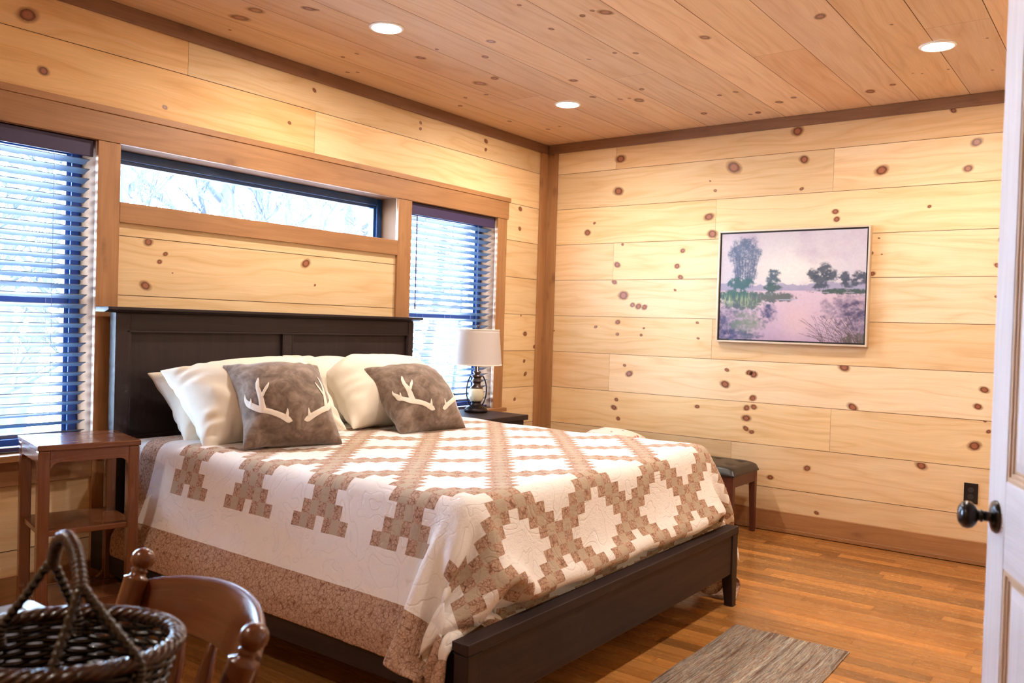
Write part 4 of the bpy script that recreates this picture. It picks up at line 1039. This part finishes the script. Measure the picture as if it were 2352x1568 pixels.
    # water glints
    A = mixc(A, ((np.abs(Y - .555) < .003) & (X > .68) & (nh > .5)) * .8, srgb(200, 190, 210)); A = mixc(A, ((np.abs(Y - .625) < .003) & (X > .43) & (X < .56)) * .7, srgb(190, 190, 220)); A = mixc(A, ((np.abs(Y - .725) < .0025) & (X < .28)) * .4, srgb(160, 170, 200))
    B_ = A.copy(); B_[1:-1, 1:-1] = (A[1:-1, 1:-1] * 2 + A[:-2, 1:-1] + A[2:, 1:-1] + A[1:-1, :-2] + A[1:-1, 2:]) / 6; A = B_
    # foreground grasses bottom right
    rng = np.random.default_rng(5)
    m, c = blob(.96, .98, .14, .09, srgb(86, 84, 70), .9, .6); A = mixc(A, m, c)
    for k in range(70):
        bx, by = rng.uniform(.72, 1.0), 1.0; tx, ty = bx - rng.uniform(.03, .16) * (1 if rng.random() < .8 else -.6), rng.uniform(.76, .96)
        for q in np.linspace(0, 1, 60):
            x = bx + (tx - bx) * q ** 1.6; y = by + (ty - by) * q; i, j = int(y * (h - 1)), int(x * (w - 1))
            if 0 <= i < h and 0 <= j < w - 1: A[i, j:j + (2 if q > .85 else 1)] = A[i, j] * .35 + srgb(74, 62, 56) * .65
    # signature squiggle
    for q in np.linspace(0, 1, 60):
        x = .035 + .06 * q; y = .945 + .012 * math.sin(q * 24) - .01 * q; A[int(y * h), int(x * w)] = srgb(30, 34, 60)
    A *= (1 + (n3 - .5) * .12)[..., None]
    return np.clip(A * .84, 0, 1)
pc = empty('framed_painting', (-.002, -1.975, 1.622)); tag(pc, 'framed river landscape painting with trees at dusk on the pine wall', 'painting')
pw, ph = .995, .758
mb = MB(); x0, x1 = -.045, -.002; fr = .012
mb.box((x0, -pw / 2, -ph / 2), (x1, -pw / 2 + fr, ph / 2)); mb.box((x0, pw / 2 - fr, -ph / 2), (x1, pw / 2, ph / 2)); mb.box((x0, -pw / 2 + fr, ph / 2 - fr), (x1, pw / 2 - fr, ph / 2)); mb.box((x0, -pw / 2 + fr, -ph / 2), (x1, pw / 2 - fr, -ph / 2 + fr))
mb.build('frame', simple('champagne_frame', (.62, .50, .36), .35, .4), pc, bevel=.0012)
mb = MB(); mb.box((x0 + .012, -pw / 2 + fr, -ph / 2 + fr), (x1 - .006, pw / 2 - fr, ph / 2 - fr)); mb.build('inner_liner', M['black'], pc)
A = paint(); hh, ww = A.shape[:2]; m_ = .022
Yv = np.linspace(pw / 2 - m_, -pw / 2 + m_, ww); Zv = np.linspace(ph / 2 - m_, -ph / 2 + m_, hh)
me = bpy.data.meshes.new('canvas'); YY, ZZ = np.meshgrid(Yv, Zv); V = np.stack([np.full_like(YY, x0 + .0105), YY, ZZ], -1).reshape(-1, 3)
idx = np.arange(hh * ww).reshape(hh, ww); Fq = np.stack([idx[:-1, :-1], idx[1:, :-1], idx[1:, 1:], idx[:-1, 1:]], -1).reshape(-1, 4)
me.from_pydata(V.tolist(), [], Fq.tolist()); ca = me.color_attributes.new('paint', 'FLOAT_COLOR', 'POINT')
ca.data.foreach_set('color', np.concatenate([A.reshape(-1, 3), np.ones((hh * ww, 1))], 1).ravel())
ul = me.uv_layers.new(name='UVMap'); li = np.zeros(len(me.loops), dtype=np.int32); me.loops.foreach_get('vertex_index', li)
ul.data.foreach_set('uv', np.stack([YY.ravel(), ZZ.ravel()], -1)[li].ravel()); me.materials.append(M['paint'])
cv = bpy.data.objects.new('canvas', me); COL.objects.link(cv); cv.parent = pc

# ------------------------------------------------------------------ wall outlet
ol = empty('wall_outlet', (0, -3.072, .412)); tag(ol, 'black double wall outlet low on the pine wall near the door', 'outlet')
mb = MB(); mb.box((-.007, -.037, -.059), (-.0008, .037, .059)); mb.build('cover_plate', M['black'], ol, bevel=.002)
for sz in (-1, 1):
    mb = MB(); pts = [(.017 * math.cos(a), .0145 * math.sin(a) + sz * .020) for a in np.linspace(0, 2 * math.pi, 24, endpoint=False)]
    mb.prism(pts[::-1], 0, -.009, -.0068); r_ = mb.build('receptacle', simple('outlet_face', (.03, .03, .032), .4), ol)
    mb = MB()
    for sy in (-.006, .006): mb.box((-.0093, sy - .001, sz * .020 - .003), (-.0089, sy + .001, sz * .020 + .005))
    mb.build('slots', M['knobmetal'], r_)

# ------------------------------------------------------------------ door (ajar)
ang = math.radians(22.0)
door = empty('door_1', (DOOR_HX + .02, YF + .035, 0), ang); struct(door, 'whitewashed pine panel door standing ajar at the right edge')
DW, DH, dt_ = DOOR_W, 2.085, .035
st_w = .115
def D(mb, a, b, g=None): mb.box(a, b, grain=g)
mb = MB(); D(mb, (0, -dt_ / 2, .01), (st_w, dt_ / 2, DH), 2); D(mb, (DW - st_w, -dt_ / 2, .01), (DW, dt_ / 2, DH), 2); mb.build('stile', M['doorwood'], door, bevel=.002)
for z0, z1 in ((.01, .24), (.855, 1.03), (DH - .125, DH)):
    mb = MB(); D(mb, (st_w, -dt_ / 2 + .0004, z0), (DW - st_w, dt_ / 2 - .0004, z1), 0); mb.build('rail', M['doorwood'], door, bevel=.002)
mid = DW / 2
mb = MB(); D(mb, (mid - .05, -dt_ / 2 + .0006, .24), (mid + .05, dt_ / 2 - .0006, .855), 2); D(mb, (mid - .05, -dt_ / 2 + .0006, 1.03), (mid + .05, dt_ / 2 - .0006, DH - .125), 2); mb.build('mullion', M['doorwood'], door, bevel=.002)
for x0, x1 in ((st_w, mid - .05), (mid + .05, DW - st_w)):
    for z0, z1 in ((.24, .855), (1.03, DH - .125)):
        mb = MB(); D(mb, (x0, -.006, z0), (x1, .006, z1), 2)
        for sg in (-1, 1):   # raised field with sloped sides
            a = .045; V = [(x0 + .02, sg * .006, z0 + .02), (x1 - .02, sg * .006, z0 + .02), (x1 - .02, sg * .006, z1 - .02), (x0 + .02, sg * .006, z1 - .02), (x0 + a, sg * .013, z0 + a), (x1 - a, sg * .013, z0 + a), (x1 - a, sg * .013, z1 - a), (x0 + a, sg * .013, z1 - a)]
            F = [(4, 5, 6, 7), (0, 1, 5, 4), (1, 2, 6, 5), (2, 3, 7, 6), (3, 0, 4, 7)]
            if sg > 0: F = [f[::-1] for f in F]
            mb.add(V, F, [(v[2], v[0]) for v in V])
        pn = mb.build('panel', M['doorwood'], door)
        mb = MB()
        for sg in (-1, 1):
            for (a, b, wd) in ((.0, .010, .0155), (.010, .018, .0115), (.018, .026, .008)):
                y0, y1 = sorted((sg * .0055, sg * wd))
                mb.box((x0 + a, y0, z0 + a), (x0 + b, y1, z1 - a), grain=2); mb.box((x1 - b, y0, z0 + a), (x1 - a, y1, z1 - a), grain=2); mb.box((x0 + b, y0, z1 - b), (x1 - b, y1, z1 - a), grain=0); mb.box((x0 + b, y0, z0 + a), (x1 - b, y1, z0 + b), grain=0)
        mb.build('moulding', M['doormould'], pn, bevel=.0015)
for sg in (-1, 1):
    mb = MB(); xf = Matrix.Translation((DW - .062, sg * dt_ / 2, .948)) @ Matrix.Rotation(-sg * math.pi / 2, 4, 'X')
    mb.lathe([(.033, 0), (.0335, .003), (.031, .007), (.022, .010), (.012, .013), (.0105, .016), (.0105, .026), (.013, .027), (.013, .030), (.0105, .031), (.0115, .036), (.020, .040), (.0265, .047), (.0285, .056), (.026, .064), (.018, .070), (.008, .0725), (0, .073)], 36, xf=xf); mb.build('door_knob', M['knobmetal'], door)
mb = MB(); mb.box((DW - .0005, -.012, .92), (DW + .001, .012, .977)); mb.build('latch_plate', M['knobmetal'], door)

# ------------------------------------------------------------------ table, placemat, basket
TZ = .74
tb = empty('dining_table', (-5.33, -2.72, 0)); tag(tb, 'dark glossy table with a clipped corner carrying the wicker basket', 'table')
tx1, ty1, tx0, ty0 = .51, .605, -.55, -.65; ch = .05
poly = [(tx0, ty0), (tx1 - .17, ty0), (tx1 - .012, ty1 - ch * 2.4), (tx1 - .006, ty1 - ch * 1.6), (tx1 - .004, ty1 - .010), (tx1 - .012, ty1), (tx0, ty1)]
mb = MB(); mb.prism(poly, 2, TZ - .028, TZ, grain=0); mb.build('tabletop', M['tabletop'], tb, bevel=.004)
for x in (tx0 + .08, tx1 - .14):
    for y in (ty0 + .08, ty1 - .14):
        mb = MB(); mb.lathe([(.022, 0), (.026, .05), (.032, .3), (.024, .4), (.036, .5), (.036, TZ - .0285)], 20, xf=Matrix.Translation((x + .03, y + .03, 0))); mb.build('leg', M['tabletop'], tb)
mb = MB(); Ux, Vx = np.meshgrid(np.linspace(-5.33, -4.862, 30), np.linspace(-2.52, -2.128, 24), indexing='ij')
G = np.stack([Ux, Vx, np.full_like(Ux, TZ + .0028)], -1); mb.grid(G, np.stack([Ux, Vx], -1)); mb.box((-5.33, -2.52, TZ + .0004), (-4.862, -2.128, TZ + .0027)); pm = mb.build('placemat', M['placemat']); tag(pm, 'grey woven placemat on the dark table behind the wicker basket', 'placemat')

bz = .84; bc = Vector((-5.018, -2.635, 0)); rA, rB = .158, .128; ba = math.atan2(-.798, .602)
bk = empty('wicker_basket', (bc.x, bc.y, TZ + .0008), ba); tag(bk, 'dark brown wicker basket with a tall wrapped handle on the table', 'basket')
hB = bz - TZ - .004
def brad(z): return .82 + .18 * min(1, z / hB)
mb = MB(); ns_ = 28
for k in range(13):
    z = .008 + k * (hB - .02) / 12; pts = []
    for q in range(168):
        a = 2 * math.pi * q / 168; wv = .0042 * math.cos(a * ns_ / 2 + k * math.pi); f = brad(z); pts.append(((rA * f + wv) * math.cos(a), (rB * f + wv) * math.sin(a), z + .0012 * math.sin(a * 11 + k)))
    mb.tube(pts, .0042, 6, closed=True)
mb.build('woven_side', M['wicker'], bk)
mb = MB()
for q in range(ns_):
    a = 2 * math.pi * (q + .5) / ns_; mb.tube([(rA * brad(z) * math.cos(a), rB * brad(z) * math.sin(a), z) for z in np.linspace(.004, hB - .004, 6)], .0035, 6)
mb.build('stakes', M['wicker'], bk)
mb = MB(); V = [(rA * .80 * math.cos(2 * math.pi * q / 48), rB * .80 * math.sin(2 * math.pi * q / 48), .006) for q in range(48)]; mb.add(V, [tuple(range(48))]); V2 = [(v[0], v[1], .001) for v in V]; mb.add(V2, [tuple(range(47, -1, -1))])
mb.build('bottom', M['wicker'], bk)
mb = MB()
for s in range(5):
    pts = []
    for q in range(220):
        a = 2 * math.pi * q / 220; ph_ = a * 12 + s * 2 * math.pi / 5; rr = .0085; pts.append(((rA + rr * math.cos(ph_)) * math.cos(a), (rB + rr * math.cos(ph_)) * math.sin(a), hB + rr * .75 * math.sin(ph_)))
    mb.tube(pts, .0052, 7, closed=True)
mb.build('braided_rim', M['wicker2'], bk)
# handle: wrapped arch that forks above each rim side
def W2L(p): 
    return tuple(Matrix.Rotation(-ba, 3, 'Z') @ (Vector(p) - Vector((bc.x, bc.y, TZ + .0008))))
top = Vector((-5.017, -2.640, .988)); far_f = Vector((-4.992, -2.545, .925)); near_f = Vector((-5.038, -2.725, .930))
def wrap(mb, pts, r, turns, n=160):
    P = [Vector(W2L(p)) for p in pts]
    # catmull-rom
    def cr(t):
        k = min(int(t * (len(P) - 1)), len(P) - 2); u = t * (len(P) - 1) - k; p0, p1, p2, p3 = P[max(k - 1, 0)], P[k], P[k + 1], P[min(k + 2, len(P) - 1)]
        return .5 * ((2 * p1) + (-p0 + p2) * u + (2 * p0 - 5 * p1 + 4 * p2 - p3) * u * u + (-p0 + 3 * p1 - 3 * p2 + p3) * u ** 3)
    C_ = [cr(i / n) for i in range(n + 1)]; rad = [r * (1 + .13 * math.sin(2 * math.pi * turns * i / n)) for i in range(n + 1)]
    mb.tube(C_, rad, 10)
mb = MB(); wrap(mb, [far_f, Vector((-5.002, -2.58, .965)), top, Vector((-5.027, -2.69, .972)), near_f], .0092, 34); mb.build('handle', M['wicker2'], bk)
for f, feet in ((far_f, ((-5.050, -2.520, bz), (-4.958, -2.560, bz))), (near_f, ((-4.990, -2.790, bz), (-5.085, -2.745, bz)))):
    for g in feet:
        mb = MB(); g = Vector(g); mid_ = (f + g) / 2 + Vector((0, 0, .004)); wrap(mb, [f + Vector((0, 0, .01)), mid_, g, g - Vector((0, 0, .03))], .0068, 16, 80); mb.build('handle_fork', M['wicker'], bk)

# ------------------------------------------------------------------ chair
L_f, R_f = Vector((-4.656, -2.229, .815)), Vector((-4.778, -2.761, .815))
mid_c = (L_f + R_f) / 2; along = (R_f - L_f).normalized(); out = Vector((-along.y, along.x, 0)); 
if out.x < 0: out = -out      # away from the table
chr_ = empty('dining_chair', (mid_c.x - out.x * .18, mid_c.y - out.y * .18, 0)); tag(chr_, 'glossy brown wooden dining chair with ball finials and curved back behind the basket', 'chair')
o3 = Vector((mid_c.x - out.x * .18, mid_c.y - out.y * .18, 0))
def CL(p): return Vector(p) - o3
for e in (L_f, R_f):
    sg = 1 if e is R_f else -1
    base = Vector((e.x, e.y, .455)) - out * .13 - along * sg * .05
    ax = (e - base); Lh = ax.length; q = ax.to_track_quat('Z', 'Y').to_matrix().to_4x4()
    prof = [(.014, 0), (.020, .04), (.023, .10), (.017, .16), (.024, .20), (.0245, Lh - .055), (.0255, Lh - .050), (.0255, Lh - .046), (.016, Lh - .042), (.0145, Lh - .034), (.017, Lh - .030)]
    for k in range(9):
        a = -1.0 + k * (math.pi / 2 + 1.0) / 8; prof.append((max(.0, .0235 * math.cos(a)), Lh - .008 + .0235 * math.sin(a)))
    mb = MB(); mb.lathe(prof, 28, xf=Matrix.Translation(CL(base)) @ q); mb.build('back_post', M['chairwood'], chr_)
# curved crest rail
def crest(t, z, off=0):
    p = L_f.lerp(R_f, t); bow = .085 * (1 - (2 * t - 1) ** 2)
    return CL(Vector((p.x, p.y, 0)) + out * (bow + off + (z - .815) * .27 + .012) + Vector((0, 0, z)))
n_ = 28; G = []
for i in range(n_ + 1):
    t = i / n_; tt = .03 + .94 * t; zt_ = .770 + .030 * math.sin(math.pi * t) ** .8; zb_ = .690 + .012 * math.cos(2 * math.pi * t * 2) * 0 - .018 * (abs(2 * t - 1) < .0) 
    loop = [(zb_, -.009), (zb_, .009), ((zb_ + zt_) / 2, .010), (zt_ - .006, .009), (zt_, .004), (zt_, -.004), (zt_ - .006, -.009), ((zb_ + zt_) / 2, -.010)]
    G.append([list(crest(tt, z, o_)) for z, o_ in loop])
G = np.array(G); G = np.concatenate([G, G[:, :1]], 1); mb = MB(); uvg = np.stack(np.meshgrid(np.linspace(0, .55, n_ + 1), np.linspace(0, .2, 9), indexing='ij'), -1)
mb.grid(G, uvg, flip=False); mb.add([tuple(p) for p in G[0, :-1]], [tuple(range(8))]); mb.add([tuple(p) for p in G[-1, :-1]], [tuple(range(7, -1, -1))])
mb.build('crest_rail', M['chairwood'], chr_)
for t in (.22, .41, .59, .78):
    a = crest(t, .70); b = crest(.5 + (t - .5) * .75, .47) - out * .0; pts = [a.lerp(b, k / 8) for k in range(9)]
    rad = [.008, .011, .015, .017, .016, .013, .010, .009, .009]; mb = MB(); mb.tube(pts, rad, 12, sq=1.0); mb.build('spindle', M['chairwood'], chr_)
# seat + legs
mb = MB(); sp = []
for q in range(40):
    a = 2 * math.pi * q / 40; ca_, sa_ = math.cos(a), math.sin(a); rr = (abs(ca_) ** 3 + abs(sa_) ** 3) ** (-1 / 3.)
    sp.append((ca_ * rr * .215, sa_ * rr * .22))
M3 = Matrix(((out.x, along.x, 0), (out.y, along.y, 0), (0, 0, 1))).to_4x4(); sc_ = Matrix.Translation(CL(Vector((mid_c.x, mid_c.y, 0)) - out * .27)) @ M3
mb.prism(sp, 2, .430, .462, grain=0, xf=sc_); mb.build('seat', M['chairwood'], chr_, bevel=.008)
for sx in (-1, 1):
    for sy in (-1, 1):
        a = sc_ @ Vector((sx * .16, sy * .16, .430)); b = sc_ @ Vector((sx * .215, sy * .205, 0)); ax = a - b; q = ax.to_track_quat('Z', 'Y').to_matrix().to_4x4(); Lh = ax.length
        mb = MB(); mb.lathe([(.012, 0), (.018, .06), (.021, .14), (.014, .17), (.019, .20), (.022, .30), (.015, .36), (.014, Lh)], 18, xf=Matrix.Translation(b) @ q); mb.build('leg', M['chairwood'], chr_)
for sy in (-1, 1):
    a = sc_ @ Vector((-.19, sy * .188, .18)); b = sc_ @ Vector((.19, sy * .188, .18)); mb = MB(); mb.tube([a.lerp(b, k / 8) for k in range(9)], [.008, .009, .012, .015, .016, .015, .012, .009, .008], 12); mb.build('stretcher', M['chairwood'], chr_)
a = sc_ @ Vector((0, -.188, .18)); b = sc_ @ Vector((0, .188, .18)); mb = MB(); mb.tube([a.lerp(b, k / 8) for k in range(9)], [.008, .009, .012, .015, .016, .015, .012, .009, .008], 12); mb.build('stretcher', M['chairwood'], chr_)

# ------------------------------------------------------------------ world, camera, settings
wd_ = bpy.data.worlds.new('daylight'); SC.world = wd_; wd_.use_nodes = True; nt = wd_.node_tree; nt.nodes.clear()
bg = nt.nodes.new('ShaderNodeBackground'); ow = nt.nodes.new('ShaderNodeOutputWorld'); bg.inputs[0].default_value = (.50, .72, 1.0, 1); bg.inputs[1].default_value = 25.0
nt.links.new(bg.outputs[0], ow.inputs[0])

yaw, pitch, roll, f = 0.9321723083384239, -0.01840421496751958, 0.029747631347767527, 1968.602349557044
cyw, syw, cp, sp_ = math.cos(yaw), math.sin(yaw), math.cos(pitch), math.sin(pitch)
fwd = Vector((syw * cp, cyw * cp, sp_)); right = Vector((cyw, -syw, 0)); up = right.cross(fwd)
r2 = right * math.cos(roll) + up * math.sin(roll); u2 = -right * math.sin(roll) + up * math.cos(roll)
cam = bpy.data.cameras.new('camera'); co = bpy.data.objects.new('camera', cam); COL.objects.link(co)
Mx = Matrix((r2, u2, -fwd)).transposed().to_4x4(); Mx.translation = Vector((-5.623869136853897, -3.8747052975200376, 1.310065831116941)); co.matrix_world = Mx
cam.lens = f / 2352 * 36; cam.sensor_width = 36; cam.sensor_fit = 'HORIZONTAL'; cam.clip_start = .02; cam.clip_end = 200
cam.dof.use_dof = True; cam.dof.focus_distance = 4.3; cam.dof.aperture_fstop = 4.5
SC.camera = co
SC.view_settings.view_transform = 'Standard'; SC.view_settings.look = 'None'; SC.view_settings.gamma = 1; SC.view_settings.use_curve_mapping = False
SC.view_settings.exposure = 2.14
try:
    SC.cycles.use_denoising = True; SC.cycles.denoiser = 'OPENIMAGEDENOISE'; SC.cycles.max_bounces = 6; SC.cycles.diffuse_bounces = 4; SC.cycles.glossy_bounces = 3; SC.cycles.transmission_bounces = 3; SC.cycles.use_adaptive_sampling = True; SC.cycles.adaptive_threshold = .02; SC.cycles.adaptive_min_samples = 24
    SC.cycles.sample_clamp_indirect = 8.0; SC.cycles.use_light_tree = False; SC.cycles.transparent_max_bounces = 16; SC.cycles.caustics_reflective = False
except Exception as ex: print(ex)
